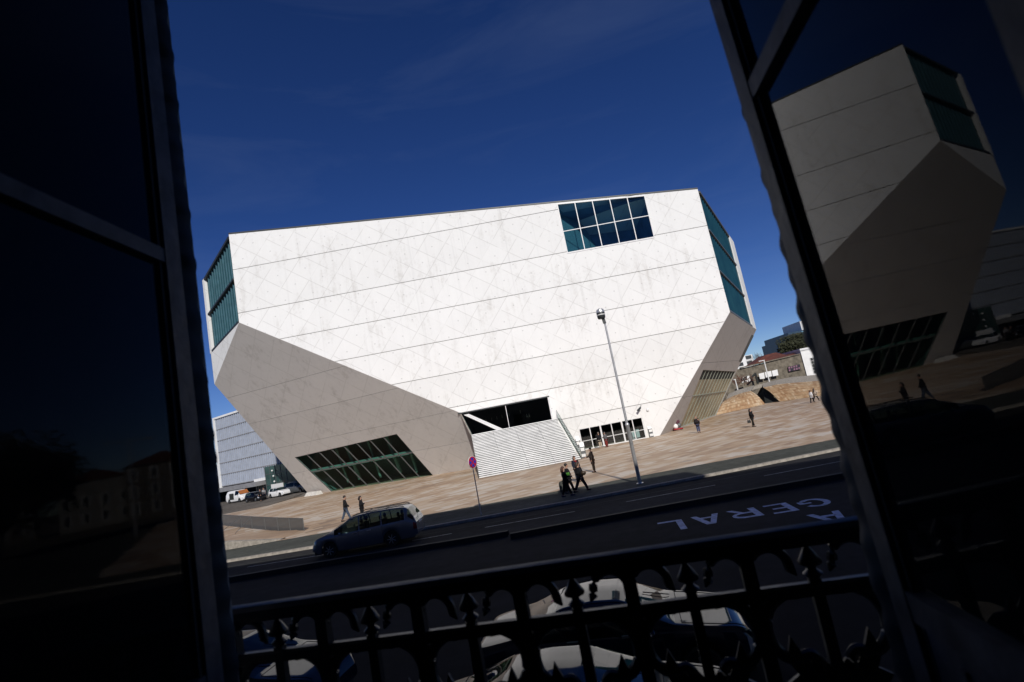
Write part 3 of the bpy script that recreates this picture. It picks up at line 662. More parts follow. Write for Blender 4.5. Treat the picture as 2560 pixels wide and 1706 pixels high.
for k in range(8):
    f0, f1 = k / 8 + .004, (k + 1) / 8 - .004; y0, y1 = ybot + (ytop - ybot) * f0, ybot + (ytop - ybot) * f1; za, zc = 4.17 * f0, 4.17 * f1
    xa, xb = 4.40 - .85 * f0, 4.40 - .85 * f1
    MB().hexa([(xa, y0, za - .05), (xa + .025, y0, za - .05), (xb + .025, y1, zc - .05), (xb, y1, zc - .05), (xa, y0, za + .98), (xa + .025, y0, za + .98), (xb + .025, y1, zc + .98), (xb, y1, zc + .98)]).build('balustrade_pane', M_railglass, st)
MB().tube([(4.41, ybot, .99), (3.56, ytop, 5.16)], .02, 6).build('handrail', M_darkframe, st)
fo = empty('foyer_opening', (-2, .3, 4.2)); fo.parent = hall
m = MB()
fbar(m, -7.9, 3.08, 6.80, 6.94, -.5, .03); m.build('lintel_trim', M_darkframe, fo)
m = MB(); fbar(m, 2.86, 3.02, 4.17, 6.8, -.3, .02); m.build('end_post', M_alu, fo); m = MB(); fbar(m, -2.24, -2.18, 4.17, 6.8, -.15, -.08); m.build('mullion', M_alu, fo)
m = MB(); q = [(-7.25, 6.62), (-6.62, 6.62), (-3.02, 4.17), (-3.75, 4.17)]; m.prism([FP(a, b, .0) for a, b in q], (0, .12, 0)); m.build('slanted_beam', M_alu, fo)
m = MB(); m.hexa([FP(-7.66, 6.9, .0), FP(-7.55, 6.9, .0), FP(-6.72, 4.1, -.1), FP(-6.85, 4.1, -.1), FP(-7.66, 7.0, .0), FP(-7.55, 7.0, .0), FP(-6.72, 4.25, -.1), FP(-6.85, 4.25, -.1)]); m.build('side_reveal', M_kerb, fo)
for q in ([(-6.80, 4.0), (-2.21, 4.0), (-2.21, 6.85), (-7.58, 6.85)], [(-2.21, 4.0), (2.9, 4.0), (2.9, 6.85), (-2.21, 6.85)]): MB().poly([FP(a, b, -.16) for a, b in q]).build('pane', M_glass, fo)
m = MB(); c = [(-6.82, 3.9), (3.4, 3.9), (3.4, 6.98), (-7.62, 6.98)]
for i in range(4): m.poly([FP(*c[i], -.3), FP(*c[(i + 1) % 4], -.3), FP(*c[(i + 1) % 4], -9), FP(*c[i], -9)])
m.poly([FP(a, b, -9) for a, b in c]); m.build('foyer', M_dark, hall)
M_lampglow = simple('pendant', (0.30, 0.27, 0.20), 0.4)
for k, (x, z) in enumerate([(-4.9, 5.3), (-4.2, 5.35), (-3.55, 5.4), (-2.9, 5.45), (-2.0, 5.5), (-.6, 5.6), (.1, 5.0), (.4, 5.0)]):
    MB().tube([FP(x, z, -2.6), FP(x, z + .38, -2.6)], .035, 6).build('pendant_lamp', M_lampglow, hall)
# ---------- glazed entrance doors: six leaves
dr = empty('entrance_doors', (9.5, .45, 0)); dr.parent = hall
dx = [5.72, 7.0, 8.26, 9.56, 10.81, 12.08, 13.29]
m = MB()
for i, x in enumerate(dx): fbar(m, x - (.05 if i % 2 else .09), x + (.05 if i % 2 else .09), -.2, 2.49, -.12, .012)
fbar(m, 5.62, 13.38, 2.40, 2.52, -.118, .016); m.build('door_frame', M_alu, dr)
for i in range(6):
    a, b = dx[i] + .095, dx[i + 1] - .095
    MB().poly([FP(a, .1, -.08), FP(b, .1, -.08), FP(b, 2.39, -.08), FP(a, 2.39, -.08)]).build('door_pane', M_glass, dr)
    m = MB(); fbar(m, a - .04, b + .04, .0, .1, -.1, .01); fbar(m, a, b, .98, 1.04, -.06, .02); m.build('push_bar', M_alu, dr)
room('vestibule', 5.2, 13.7, -.1, 2.9, 8, M_dark, hall)
for x0, z0, x1, z1, dep in ((11.6, .1, 12.4, 1.0, 1.2), (12.5, .1, 12.9, 1.1, 1.4)):
    MB().hexa([FP(x0, z0, -dep), FP(x1, z0, -dep), FP(x1, z0, -dep - .3), FP(x0, z0, -dep - .3), FP(x0, z1, -dep), FP(x1, z1, -dep), FP(x1, z1, -dep - .3), FP(x0, z1, -dep - .3)]).build('reception_desk', M_alu, hall)
M_stone_pale = simple('pale_plinth_stone', (0.55, 0.53, 0.49), 0.85, 0, 0.2, 3)
# pale plinth corner at the foot of the left face
m = MB(); a = gp(772, 1240); m.hexa([a + (-.6, -.4, -.1), a + (1.9, -1.9, -.1), a + (2.6, -1.3, -.1), a + (-.2, .6, -.1), a + (-.2, -.2, .5), a + (1.5, -1.3, .45), a + (2.1, -.8, .45), a + (.1, .5, .5)]); m.build('plinth_corner', M_stone_pale, hall)
# ------------------------------------------------------------------ background at the left
lot = MB(); LZ = 0.4
lot.hexa([(-80, 80, -.3), (-33, 78, -.3), (-30, 92, -.3), (-80, 125, -.3), (-80, 80, LZ), (-34, 83.2, LZ), (-30, 92, LZ), (-80, 125, LZ)])
tag(lot.build('parking_lot', M_lot), kind='structure')
ramp = MB(); ramp.hexa([(-80, 74, -.3), (-36, 74.5, -.3), (-34, 83.2, -.3), (-80, 80, -.3), (-80, 74, -.02), (-36, 74.5, .0), (-34, 83.2, LZ - .002), (-80, 80, LZ - .002)])
tag(ramp.build('ramp', M_lot), kind='structure')
rb = empty('ribbed_building', (-55, 103, LZ), 0, 'white building with vertical metal ribs beyond the left end of the hall', 'building')
k = 1.05; P0 = np.array([-56.11 * k, 100 * k, 0]); P1d = nrm([6.7, -4.6, 0]); LEN = 26.0; ZT, ZB = 15.38 * k - .22, 3.2
Pn = np.array([P1d[1], -P1d[0], 0]); Pn = Pn if Pn[1] < 0 else -Pn
def RBp(s, z, off=0): return P0 + P1d * s + Pn * off + np.array([0, 0, z])
def rbox(m, s0, s1, z0, z1, o0, o1): m.hexa([RBp(s0, z0, o1), RBp(s1, z0, o1), RBp(s1, z0, o0), RBp(s0, z0, o0), RBp(s0, z1, o1), RBp(s1, z1, o1), RBp(s1, z1, o0), RBp(s0, z1, o0)])
m = MB(); rbox(m, 0, LEN, ZB, ZT, -14, -.1); m.build('body', M_rib, rb)
m = MB(); rbox(m, -.25, .35, ZB - .3, ZT + .35, -14, .35); rbox(m, .35, LEN, ZT, ZT + .35, -14, .35); m.build('white_frame', M_render_white, rb)
lev = [ZB + (ZT - ZB) * i / 6 for i in range(7)]
r0 = None
for i in range(6):
    m = MB(); s = .45
    while s < LEN: rbox(m, s, s + .30, lev[i] + .14, lev[i + 1] - .02, -.1, .20); s += .68
    m.build('rib_row', M_ribs, rb)
    m = MB(); rbox(m, .35, LEN, lev[i], lev[i] + .14, -.1, .2); m.build('floor_line', M_canopy, rb)
m = MB(); rbox(m, -4, 16.5, 2.35, 3.05, -3, 2.6); m.build('canopy', M_canopy, rb)
m = MB(); rbox(m, 13.2, 18.0, 3.06, 3.5, -.2, 1.0); m.build('white_fascia', M_render_white, rb)
m = MB(); rbox(m, -4, 10, LZ - .3, 2.35, -10, -9.8); rbox(m, -4, -3.9, LZ - .3, 2.35, -10, 2); m.build('garage_back', M_dark, rb)
m = MB(); rbox(m, 9.6, 17.5, LZ - .3, 2.4, -1.5, -1.3); m.build('shop_glass', M_greyalu, rb)
m = MB()
for s in (9.6, 10.4, 12.2, 12.9, 13.7, 14.5, 15.3): rbox(m, s, s + .10, LZ, 2.35, -1.3, -1.2)
rbox(m, 12.2, 13.0, 1.9, 2.0, -1.3, -1.15); rbox(m, 14.5, 15.4, 1.9, 2.0, -1.3, -1.15)
rbox(m, 9.55, 9.75, LZ, 2.35, .9, 1.05); m.build('shop_mullions', M_alu, rb)
m = MB(); rbox(m, 17.3, 26, LZ - .3, 5.2, -2, 1.2); m.build('glass_block', M_greenglass, rb)
m = MB()
for s in (17.3, 18.8, 20.4, 22, 23.6): rbox(m, s, s + .08, LZ, 5.2, 1.2, 1.26)
for z in (2.1, 3.9): rbox(m, 17.3, 26, z, z + .08, 1.2, 1.27)
m.build('glass_block_mullions', M_greyalu, rb)
m = MB(); rbox(m, 19.6, 23, .6, 2.2, 1.6, 1.75); tag(m.build('glass_screen', M_alu), 'pale glass screen standing behind the parked grey estate car', 'screen')
for j, (s, z) in enumerate(((20.2, 4.4), (20.4, 3.5), (20.5, 2.6))):
    c = RBp(s, z, 1.6); m = MB().ball(c, .16, 8, 6); o = m.build('globe_lamp', M_alu, None, True); tag(o, ('topmost', 'middle', 'lowest')[j] + ' white globe lamp on the glass front beside the ribbed building', 'lamp', 'globe lamps on the glass front')
hs_ = empty('far_house', (-82, 130, 0), 0, 'small white house with brown lower wall behind the ribbed building', 'house')
MB().box(-92, -74, 128, 138, 5.5, 8.2).build('upper_wall', M_render_white, hs_); MB().box(-92, -74, 128.3, 138, -.3, 5.5).build('lower_wall', M_oldwall, hs_)
m = MB(); m.prism([(-93, 127.5, 8.2), (-73, 127.5, 8.2), (-73, 133, 10.5), (-93, 133, 10.5)], (0, .2, .1)); m.build('roof', M_redroof, hs_)

# ------------------------------------------------------------------ background at the right: the stone wave and the houses
e6 = lambda x, y, Y: ay(1780 + x / 6.031, 780 + y / 6.031, Y)
eg = lambda x, y, z=0.0: gp(1780 + x / 6.031, 780 + y / 6.031, z)
def wave(name, cols, label):
    """cols: base pixel, crest-edge pixel with depth, top pixel with depth"""
    root = empty(name, tuple(eg(*cols[0][0])), 0, label, 'stone slope')
    bs = [eg(*c[0]) + (0, 0, -.02) for c in cols]; cr = [e6(*c[1]) for c in cols]; tp = [e6(*c[2]) for c in cols]
    f = MB(); t = MB(); N = 7; K = 7; vals = []
    def q(i_, u, k_):
        b_ = bs[i_] * (1 - u) + bs[i_ + 1] * u; c_ = cr[i_] * (1 - u) + cr[i_ + 1] * u
        return b_ * (1 - k_) + c_ * k_ + np.array([0, 0, .35 * math.sin(math.pi * k_) * min(1, c_[2] / 2)])
    for i in range(len(cols) - 1):
        for j in range(N):
            for u in range(K):
                sh = (.5 / K) * (j % 2); u0, u1 = u / K, (u + 1) / K; g_ = .03; off = np.array([0, -random.uniform(0, .035), random.uniform(0, .02)])
                f.poly([q(i, u0 + g_ / K, j / N + .012) + off, q(i, u1 - g_ / K, j / N + .012) + off, q(i, u1 - g_ / K, (j + 1) / N - .012) + off, q(i, u0 + g_ / K, (j + 1) / N - .012) + off]); vals.append(random.random())
            f.poly([q(i, 0, j / N) + (0, .05, -.03), q(i, 1, j / N) + (0, .05, -.03), q(i, 1, (j + 1) / N) + (0, .05, -.03), q(i, 0, (j + 1) / N) + (0, .05, -.03)]); vals.append(0.35)
        t.poly([cr[i] + (0, .01, 0), cr[i + 1] + (0, .01, 0), tp[i + 1], tp[i]])
        t.poly([tp[i], tp[i + 1], tp[i + 1] + (0, 6, -3), tp[i] + (0, 6, -3)])
    fo_ = f.build('stone_face', M_sandy, root); fo_['kind'] = 'stuff'; at_f = fo_.data.attributes.new('slab', 'FLOAT', 'FACE'); at_f.data.foreach_set('value', vals)
    t.build('crest_walk', M_kerb, root); return root
wave('stone_wave', [((60, 1560), (215, 1320, 92), (250, 1240, 95)), ((330, 1500), (330, 1265, 93), (380, 1180, 96)), ((560, 1450), (480, 1215, 94), (560, 1130, 97)), ((805, 1392), (585, 1195, 94), (640, 1105, 97))], 'sandy stone wave of the plaza left of the dark underpass')
wave('stone_wave', [((1022, 1356), (768, 1142, 95), (770, 1080, 98)), ((1200, 1330), (980, 1096, 94), (960, 1030, 98)), ((1420, 1300), (1200, 1072, 93), (1200, 985, 98)), ((1620, 1270), (1560, 1045, 92), (1560, 950, 98)), ((1900, 1225), (1900, 1010, 91), (1900, 900, 98))], 'sandy stone wave of the plaza right of the dark underpass')
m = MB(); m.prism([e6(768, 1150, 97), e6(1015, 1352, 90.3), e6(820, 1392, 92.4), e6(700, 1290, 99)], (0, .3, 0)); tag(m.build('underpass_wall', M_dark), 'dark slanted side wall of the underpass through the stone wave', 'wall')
m = MB(); p = e6(650, 1040, 97); m.hexa([e6(560, 1195, 97.5), e6(790, 1130, 97.5), e6(790, 1130, 104), e6(560, 1195, 104)] + [e6(575, 1140, 97.5), e6(780, 1075, 97.5), e6(780, 1075, 104), e6(575, 1140, 104)]); tag(m.build('bridge_slab', M_kerb), 'stone walkway slab bridging the dark underpass', 'bridge')
hw = empty('old_wall_house', (52, 116, 0), 0, 'old brown stone house with red hipped roof behind the stone wave', 'house')
a, b = np.array([42, 115.5]), np.array([58.4, 115.0])
MB().hexa([(38, 115.4, -.3), (58.3, 115, -.3), (58.3, 124, -.3), (38, 124, -.3), (38, 115.4, 6.5), (58.3, 115, 7.45), (58.3, 124, 7.45), (38, 124, 6.5)]).build('stone_wall', M_oldwall, hw)
rp = [e6(600, 805, 115.2), e6(1330, 636, 115.2), e6(1330, 598, 118), e6(1120, 648, 118), e6(960, 612, 121), e6(815, 648, 119)]
m = MB(); m.prism(rp, (0, 4, 0)); m.build('tiled_roof', M_redroof, hw)
m = MB(); p0_, p1_ = e6(430, 852, 114.8), e6(1330, 641, 114.8); m.obox(p0_, p1_ - p0_, (0, .5, 0), (0, 0, .22)); m.build('eaves', M_oldwall, hw)
wp = [e6(1145, 830, 114.7), e6(1325, 790, 114.7), e6(1335, 868, 114.7), e6(1155, 905, 114.7)]
ww = MB().prism(wp, (0, .15, 0)).build('poster_window', simple('dark_window', (0.03, 0.025, 0.035), 0.4), hw)
M_pink = simple('pink_poster', (0.24, 0.12, 0.175), 0.7, 0, 0.4, 3)
for i in range(5):
    for j in range(2):
        if (i + j * 3) % 7 == 4: continue
        u0, u1, v0, v1 = i / 5 + .03, (i + 1) / 5 - .04, j / 2 + .06, (j + 1) / 2 - .10
        Q = [wp[0], wp[1], wp[2], wp[3]]; MB().poly([np.array(bil([q[[0, 2]] for q in Q], u, v))[[0, 0, 1]] * [1, 0, 1] + [0, 114.66, 0] for u, v in ((u0, v0), (u1, v0), (u1, v1), (u0, v1))]).build('pink_pane', M_pink, ww)
for i, q in enumerate([[(703, 935), (785, 915), (798, 1005), (725, 1015)], [(795, 910), (890, 890), (906, 970), (812, 992)], [(903, 890), (985, 868), (1002, 955), (918, 973)]]):
    m = MB(); m.prism([e6(x, y, 114.2) for x, y in q], (0, .08, 0)); tag(m.build('notice_board', M_render_white), ('left', 'middle', 'right')[i] + ' blank white board of three on the old brown wall', 'notice board', 'blank boards on the old wall')
m = MB(); m.tube([e6(652, 925, 113.5), e6(692, 1085, 113.5)], .22, 6); m.tube([e6(655, 930, 113.5), e6(578, 1005, 113.5)], .2, 6)
tag(m.build('timber_prop', M_dark), 'dark timber prop with slanted brace against the old wall', 'prop')
m = MB(); m.prism([e6(430, 1000, 112), e6(560, 962, 112), e6(580, 1045, 112), e6(462, 1072, 112)], (0, .2, 0)); gb = m.build('graffiti_board', M_render_white); tag(gb, 'white board with black graffiti scrawl in front of the old wall', 'board')
for sx, sy in ((455, 1015), (490, 1010), (520, 1000), (500, 1040)):
    m = MB(); m.tube([e6(sx + 12 * math.cos(a), sy + 18 * math.sin(a), 111.9) for a in np.linspace(.4, 5.4, 9)], .14, 5); m.build('scrawl', M_dark, gb)
m = MB()
for i in range(46):
    a = e6(random.uniform(330, 620), random.uniform(1000, 1120), random.uniform(107, 111)); d = Vector((random.uniform(-1, 1), random.uniform(-.4, .4), random.uniform(-.1, 1))).normalized() * random.uniform(.6, 1.9)
    m.tube([a, a + np.array(d)], [.06, .025], 4)
tag(m.build('scrap_heap', M_rust), 'tangled rusty heap of stems below the graffiti board', 'scrap', kind='stuff')
wh = empty('white_house', (62, 113, 0), 0, 'white house with tall gridded window beside the right casement', 'house')
MB().box(58.45, 77, 114.9, 125, -.3, 8.15).build('wall', M_render_white, wh)
MB().box(58.3, 77.2, 114.7, 125, 8.15, 8.55).build('parapet', M_render_white, wh)
for ww_, (x0, x1) in enumerate(((59.9, 61.7), (65, 66.8), (70.1, 71.9))):
    g_ = MB().box(x0, x1, 114.84, 115.0, 3.0, 6.3).build('window', M_dark, wh)
    m = MB()
    for i in range(4): xx = x0 + (x1 - x0) * i / 3; m.box(xx - .04, xx + .04, 114.78, 114.86, 3.0, 6.3)
    for i in range(6): zz = 3 + 3.3 * i / 5; m.box(x0, x1, 114.785, 114.855, zz - .04, zz + .04)
    m.build('glazing_bar', M_alu, g_)
tw = empty('office_tower', (104, 202, 0), 0, 'blue glass office block rising behind the red roof', 'building')
MB().box(97.4, 118, 200, 220, -.3, 15.9).build('low_block', M_officeblue, tw); MB().box(98.9, 118, 199.6, 220, 15.9, 18.0).build('upper_block', M_officeblue, tw); MB().box(104.8, 118, 201, 215, 18.0, 21.5).build('roof_plant', M_render_white, tw)
for z in range(3, 18, 2): MB().box(97.3 if z < 15.5 else 98.8, 118.1, 199.5 if z > 15 else 199.9, 200.02, z, z + .35).build('floor_band', M_darkframe, tw)
MB().box(103.6, 118, 199.3, 199.7, 5, 17.6).build('light_glass_bay', simple('pale_glass_bay', (0.18, 0.36, 0.48), 0.15), tw)
ap = empty('far_apartment_block', (82, 205, 0), 0, 'pale apartment block half hidden behind the hall at the right', 'building')
c0, c1 = e6(440, 830, 200), e6(605, 640, 200)
MB().box(c0[0] - 6, c1[0], 200, 215, -.3, c1[2]).build('wall', M_render_white, ap)
for z in range(int(c0[2]) - 4, int(c1[2]), 2):
    for j in range(4): MB().box(c1[0] - 3.4 * (j + 1) + .8, c1[0] - 3.4 * j - .6, 199.85, 200.1, z + .5, z + 1.7).build('window', M_darkframe, ap)
def crown(m, c, r, n, leaf):
    for i in range(n):
        u = Vector((random.gauss(0, 1), random.gauss(0, 1), random.gauss(0, 1))).normalized(); k = random.uniform(.45, 1.0) ** .5
        lump = 1 + .25 * math.sin(3 * u.x + 5 * u.y) * math.cos(4 * u.z + c[0])
        p = Vector((c[0] + u.x * r[0] * k * lump, c[1] + u.y * r[1] * k * lump, c[2] + u.z * r[2] * k * lump))
        a = Vector((random.gauss(0, 1), random.gauss(0, 1), random.gauss(0, 1))).normalized() * leaf; b = a.orthogonal().normalized() * leaf * .6
        m.poly([p - a, p + b, p + a, p - b])
def tree(loc, h, r, n, leaf, label):
    t = empty('tree', loc, 0, label, 'tree'); x, y, z = loc; m = MB()
    m.tube([(x, y, z - .3), (x + .1, y, z + h * .4), (x, y + .1, z + h * .75)], [.05 * h * .5, .04 * h * .5, .015 * h], 8)
    for i in range(7):
        a = i * 2.4; m.tube([(x, y, z + h * (.35 + .05 * i)), (x + math.cos(a) * r[0] * .4, y + math.sin(a) * r[1] * .4, z + h * (.55 + .05 * i)), (x + math.cos(a) * r[0] * .75, y + math.sin(a) * r[1] * .75, z + h * (.66 + .04 * i))], [.018 * h, .01 * h, .004 * h], 5)
    m.build('trunk', M_bark, t, True)
    m = MB(); crown(m, (x, y, z + h - r[2]), r, n, leaf)
    for i in range(6): a = i * 1.1; crown(m, (x + r[0] * .5 * math.cos(a), y + r[1] * .5 * math.sin(a), z + h - r[2] * random.uniform(.7, 1.2)), tuple(q * .5 for q in r), n // 6, leaf)
    m.build('crown', M_leaf, t); return t
c = e6(1310, 560, 150); tree((c[0], 150, 0), c[2] + 4.2, (5.2, 4, 3.2), 5200, .30, 'dense dark green tree in front of the blue office block')
def bare(loc, h, label):
    t = empty('bare_tree', loc, 0, label, 'tree'); m = MB(); x, y, z = loc
    def br(p, d, l, r, dep):
        q = p + d * l; m.tube([p, q], [r, r * .65], 5 if dep < 3 else 3, False)
        if dep >= 5: return
        for i in range(3 if dep < 4 else 2):
            nd = (d + Vector((random.uniform(-.8, .8), random.uniform(-.8, .8), random.uniform(-.15, .55)))).normalized(); br(q, nd, l * random.uniform(.62, .85), r * .6, dep + 1)
    m.tube([(x, y, z - .3), (x, y, z + h * .3)], [.3, .24], 8); br(Vector((x, y, z + h * .3)), Vector((0, 0, 1)), h * .2, .2, 0)
    m.build('branches', M_bark, t)
c = e6(660, 700, 165); bare((c[0], 165, 0), c[2] + 2.4, 'leafless tree showing above the red roof')
def street_lamp(p, h, arm, label):
    t = empty('street_lamp', p, 0, label, 'street lamp', 'white lamps behind the stone wave'); x, y, z = p
    MB().tube([(x, y, z), (x, y, z + h)], [.14, .09], 8).build('pole', M_alu, t); MB().obox((x - arm, y - .12, z + h - .05), (arm + .1, 0, 0), (0, .24, 0), (0, 0, .13)).build('lamp_arm', M_alu, t)
p, q = e6(865, 1052, 103), e6(785, 732, 103); street_lamp((p[0], 103, p[2] - 1), q[2] - p[2] + 1, 1.0, 'white street lamp with short arm in front of the old brown wall')
p, q = e6(387, 1172, 101), e6(345, 1022, 101); street_lamp((p[0], 101, p[2] - 1), q[2] - p[2] + 1, .3, 'short white lamp post just right of the hall')

# ------------------------------------------------------------------ square to the right, seen only mirrored in the left casement
M_housedark = simple('granite_house', (0.17, 0.15, 0.125), 0.85, 0, 0.3, 1)
for i, (x, y, wdt, h, label) in enumerate([(77, 112, 13, 10.5, 'brown granite town house nearest the hall, mirrored in the left casement'), (92, 112, 12, 9.5, 'low town house with white window frames, mirrored in the left casement'), (107, 104, 14, 12, 'tall end town house on the square, mirrored in the left casement')]):
    hh = empty('town_house', (x, y, 0), R(-40), label, 'house', 'town houses on the square'); hh.rotation_euler = (0, 0, R(-40))
    MB().box(-wdt / 2, wdt / 2, 0, 9, -.3, h).build('wall', M_housedark if i != 1 else M_house, hh, world=False)
    m = MB(); m.prism([(-wdt / 2 - .3, -.3, h), (wdt / 2 + .3, -.3, h), (0, -.3, h + 2.2)], (0, 9.5, 0)); m.build('roof', M_redroof, hh, world=False)
    for r_ in range(int(h // 3.4)):
        for c_ in range(4):
            xx = -wdt / 2 + 1.2 + c_ * (wdt - 2.4) / 3; zz = 1.0 + r_ * 3.3
            wf = MB().box(xx - .75, xx + .75, -.08, .1, zz - .2, zz + 2.2).build('window_surround', M_render_white, hh, world=False); MB().box(xx - .5, xx + .5, -.1, .05, zz, zz + 2).build('window_pane', M_darkframe, wf, world=False)
tree((66, 66, 0), 15, (9, 8, 6), 6500, .36, 'broad dark tree on the square, mirrored in the left casement')
sl_ = empty('double_street_lamp', (46.5, 63, 0), 0, 'tall T-shaped double street lamp mirrored in the left casement', 'street lamp')
MB().tube([(46.5, 63, 0), (46.5, 63, 11)], [.14, .08], 8).build('pole', M_steel, sl_); MB().tube([(44.9, 64.2, 11), (48.1, 61.8, 11)], .07, 6).build('cross_arm', M_steel, sl_)
for s_ in (-1, 1): MB().ball((46.5 + 1.7 * s_, 63 - 1.28 * s_, 10.95), (.4, .3, .12), 8, 6).build('lamp_head', M_steel, sl_)
# ------------------------------------------------------------------ street furniture
lp = gp(1600, 1209); lx, ly = float(lp[0]), float(lp[1])
L = empty('lamp_post', (lx, ly, 0), 0, 'tall steel lamp post with single square head by the road', 'lamp post')
MB().lathe([(.20, -.05), (.20, .03), (.105, .05), (.105, 3.2), (.12, 3.22), (.12, 3.30), (.075, 3.36)], 16, (lx, ly, 0)).build('lower_pole', M_steel, L, True)
MB().tube([(lx, ly, 3.3), (lx - .01, ly, 9.45)], [.072, .05], 14).build('upper_pole', M_steel, L, True)
MB().obox((lx - .1, ly - .1, 9.15), (.16, .0, .0), (0, .16, 0), (-.05, 0, .45)).build('bracket', M_darkframe, L)
hd = MB(); cx_, cy_ = lx - .14, ly - .05
hd.lathe([(.19, 9.44), (.23, 9.52), (.24, 9.80), (.18, 9.90)], 20, (cx_, cy_, 0)); hd.build('lamp_housing', M_darkframe, L, True)
MB().lathe([(.245, 9.80), (.25, 9.84), (.20, 9.99), (.07, 10.05)], 20, (cx_, cy_, 0)).build('lamp_cap', M_steel, L, True)
MB().lathe([(.241, 9.64), (.243, 9.69)], 20, (cx_, cy_, 0)).build('lamp_band', M_signwhite, L, True)
# no-stopping sign
sp = gp(1203, 1289); sx, sy = float(sp[0]), float(sp[1])
sg = empty('no_stopping_sign', (sx, sy, 0), 0, 'round blue and red no-stopping sign on a thin pole', 'road sign')
MB().tube([(sx, sy, -.02), (sx, sy, 3.1)], .03, 10).build('pole', M_steel, sg, True)
ya = R(52); nx, ny = math.sin(ya), -math.cos(ya); tx, ty = math.cos(ya), math.sin(ya)
def disc(r, off, z=2.87, a0=0, a1=360, n=36, r0=0.0, shift=(0, 0)):
    pts = [] if (a1 - a0 == 360) else [(shift[0], shift[1])]
    for k in range(n if a1 - a0 == 360 else n + 1): a = R(a0 + (a1 - a0) * k / n); pts.append((shift[0] + r * math.cos(a), shift[1] + r * math.sin(a)))
    return [(sx + nx * off + tx * u, sy + ny * off + ty * u, z + v) for u, v in pts]
MB().prism(disc(.335, .035), (nx * .02, ny * .02, 0)).build('sign_plate', M_signwhite, sg)
MB().poly(disc(.315, .058)).build('red_ring', M_red, sg)
for k in range(4): MB().poly(disc(.20, .061, 2.87, 90 * k + 0 + 8 - 45, 90 * k + 90 - 8 - 45, 10, shift=(.045 * math.cos(R(90 * k)), .045 * math.sin(R(90 * k))))).build('blue_field', M_blue, sg)
# ticket machines at the doors
def machine(p, label, yaw, h=1.25):
    t = empty('ticket_machine', p, yaw, label, 'ticket machine', 'ticket machines by the entrance')
    MB().hexa([(-.24, -.2, 0), (.24, -.2, 0), (.24, .2, 0), (-.24, .2, 0), (-.24, -.12, h * .72), (.24, -.12, h * .72), (.24, .2, h * .72), (-.24, .2, h * .72)]).build('cabinet', M_greyalu, t, world=False)
    MB().hexa([(-.22, -.12, h * .72), (.22, -.12, h * .72), (.22, .18, h * .72), (-.22, .18, h * .72), (-.2, .06, h), (.2, .06, h), (.2, .18, h), (-.2, .18, h)]).build('sloped_panel', M_steel, t, world=False)
    MB().box(-.18, .18, -.22, -.19, h * .45, h * .66).build('screen', M_signwhite, t, world=False); MB().box(-.2, .2, -.28, -.19, .12, .4).build('tray', M_alu, t, world=False)
q = gp(1627, 1093); machine((q[0], q[1] - .3, 0), 'grey ticket machine right of the entrance doors', R(6), 1.35)
q = gp(1461, 1145); machine((q[0], q[1], 0), 'grey ticket machine left of the doors, near the foot of the stair', R(-8), 1.5)
q = gp(1452, 1128); machine((q[0] - .1, q[1], 0), 'pale ticket machine behind the other one beside the stair balustrade', R(-8), 1.7)
# wall camera
sc_ = empty('security_camera', tuple(FP(13.4, 3.5)), 0, 'black security camera on the white wall above the right doors', 'camera')
MB().tube([FP(13.5, 3.85, .02), FP(13.25, 3.5, .35)], .035, 6).build('arm', M_darkframe, sc_); MB().tube([FP(12.85, 3.28, .55), FP(13.3, 3.58, .35)], [.13, .11], 10).build('camera_body', M_darkframe, sc_, True)
sp2 = MB(); sp2.hexa([FP(14.0, 3.05, .18), FP(14.25, 3.05, .18), FP(14.25, 3.05, 0), FP(14.0, 3.05, 0), FP(14.0, 3.2, .18), FP(14.25, 3.2, .18), FP(14.25, 3.35, 0), FP(14.0, 3.35, 0)])
tag(sp2.build('wall_spotlight', M_alu), 'small white wall spotlight beside the black security camera', 'light')
# mobile on small cart at the foot of the right face
q = gp(1694, 1076); ct = empty('luggage_cart', (q[0], q[1], 0), 0, 'small cart with bags and a leaning pole by the right slanted window', 'cart'); X, Y = q[0], q[1]
MB().box(X - .5, X + .6, Y - .4, Y + .3, .12, .2).build('platform', M_red, ct)
for dx_, dy_ in ((-.4, -.35), (.5, -.35), (-.4, .25), (.5, .25)): MB().lathe([(.12, -.03), (.12, .03)], 10, (X + dx_, Y + dy_, .12), 'y').build('wheel', M_rubber, ct)
MB().ball((X - .15, Y - .05, .5), (.32, .28, .32), 10, 7).build('white_bag', M_signwhite, ct, True); MB().ball((X + .3, Y, .55), (.28, .25, .3), 10, 7).build('grey_bag', M_greyalu, ct, True)
MB().ball((X + .1, Y + .05, 1.0), (.42, .25, .3), 10, 7).build('bundle', simple('maroon_cloth', (0.09, 0.03, 0.045), 0.9), ct, True); MB().tube([(X - .35, Y, .3), (X - .85, Y + .1, 2.2)], .03, 6).build('pole', M_darkframe, ct)
# stone bollard behind the students
q = gp(1413, 1229); MBo = MB().lathe([(.26, -.05), (.30, .05), (.30, .50), (.24, .60), (.08, .64)], 18, (q[0], q[1], 0)); tag(MBo.build('stone_bollard', M_pave, None, True), 'squat round stone bollard behind the walking students', 'bollard')
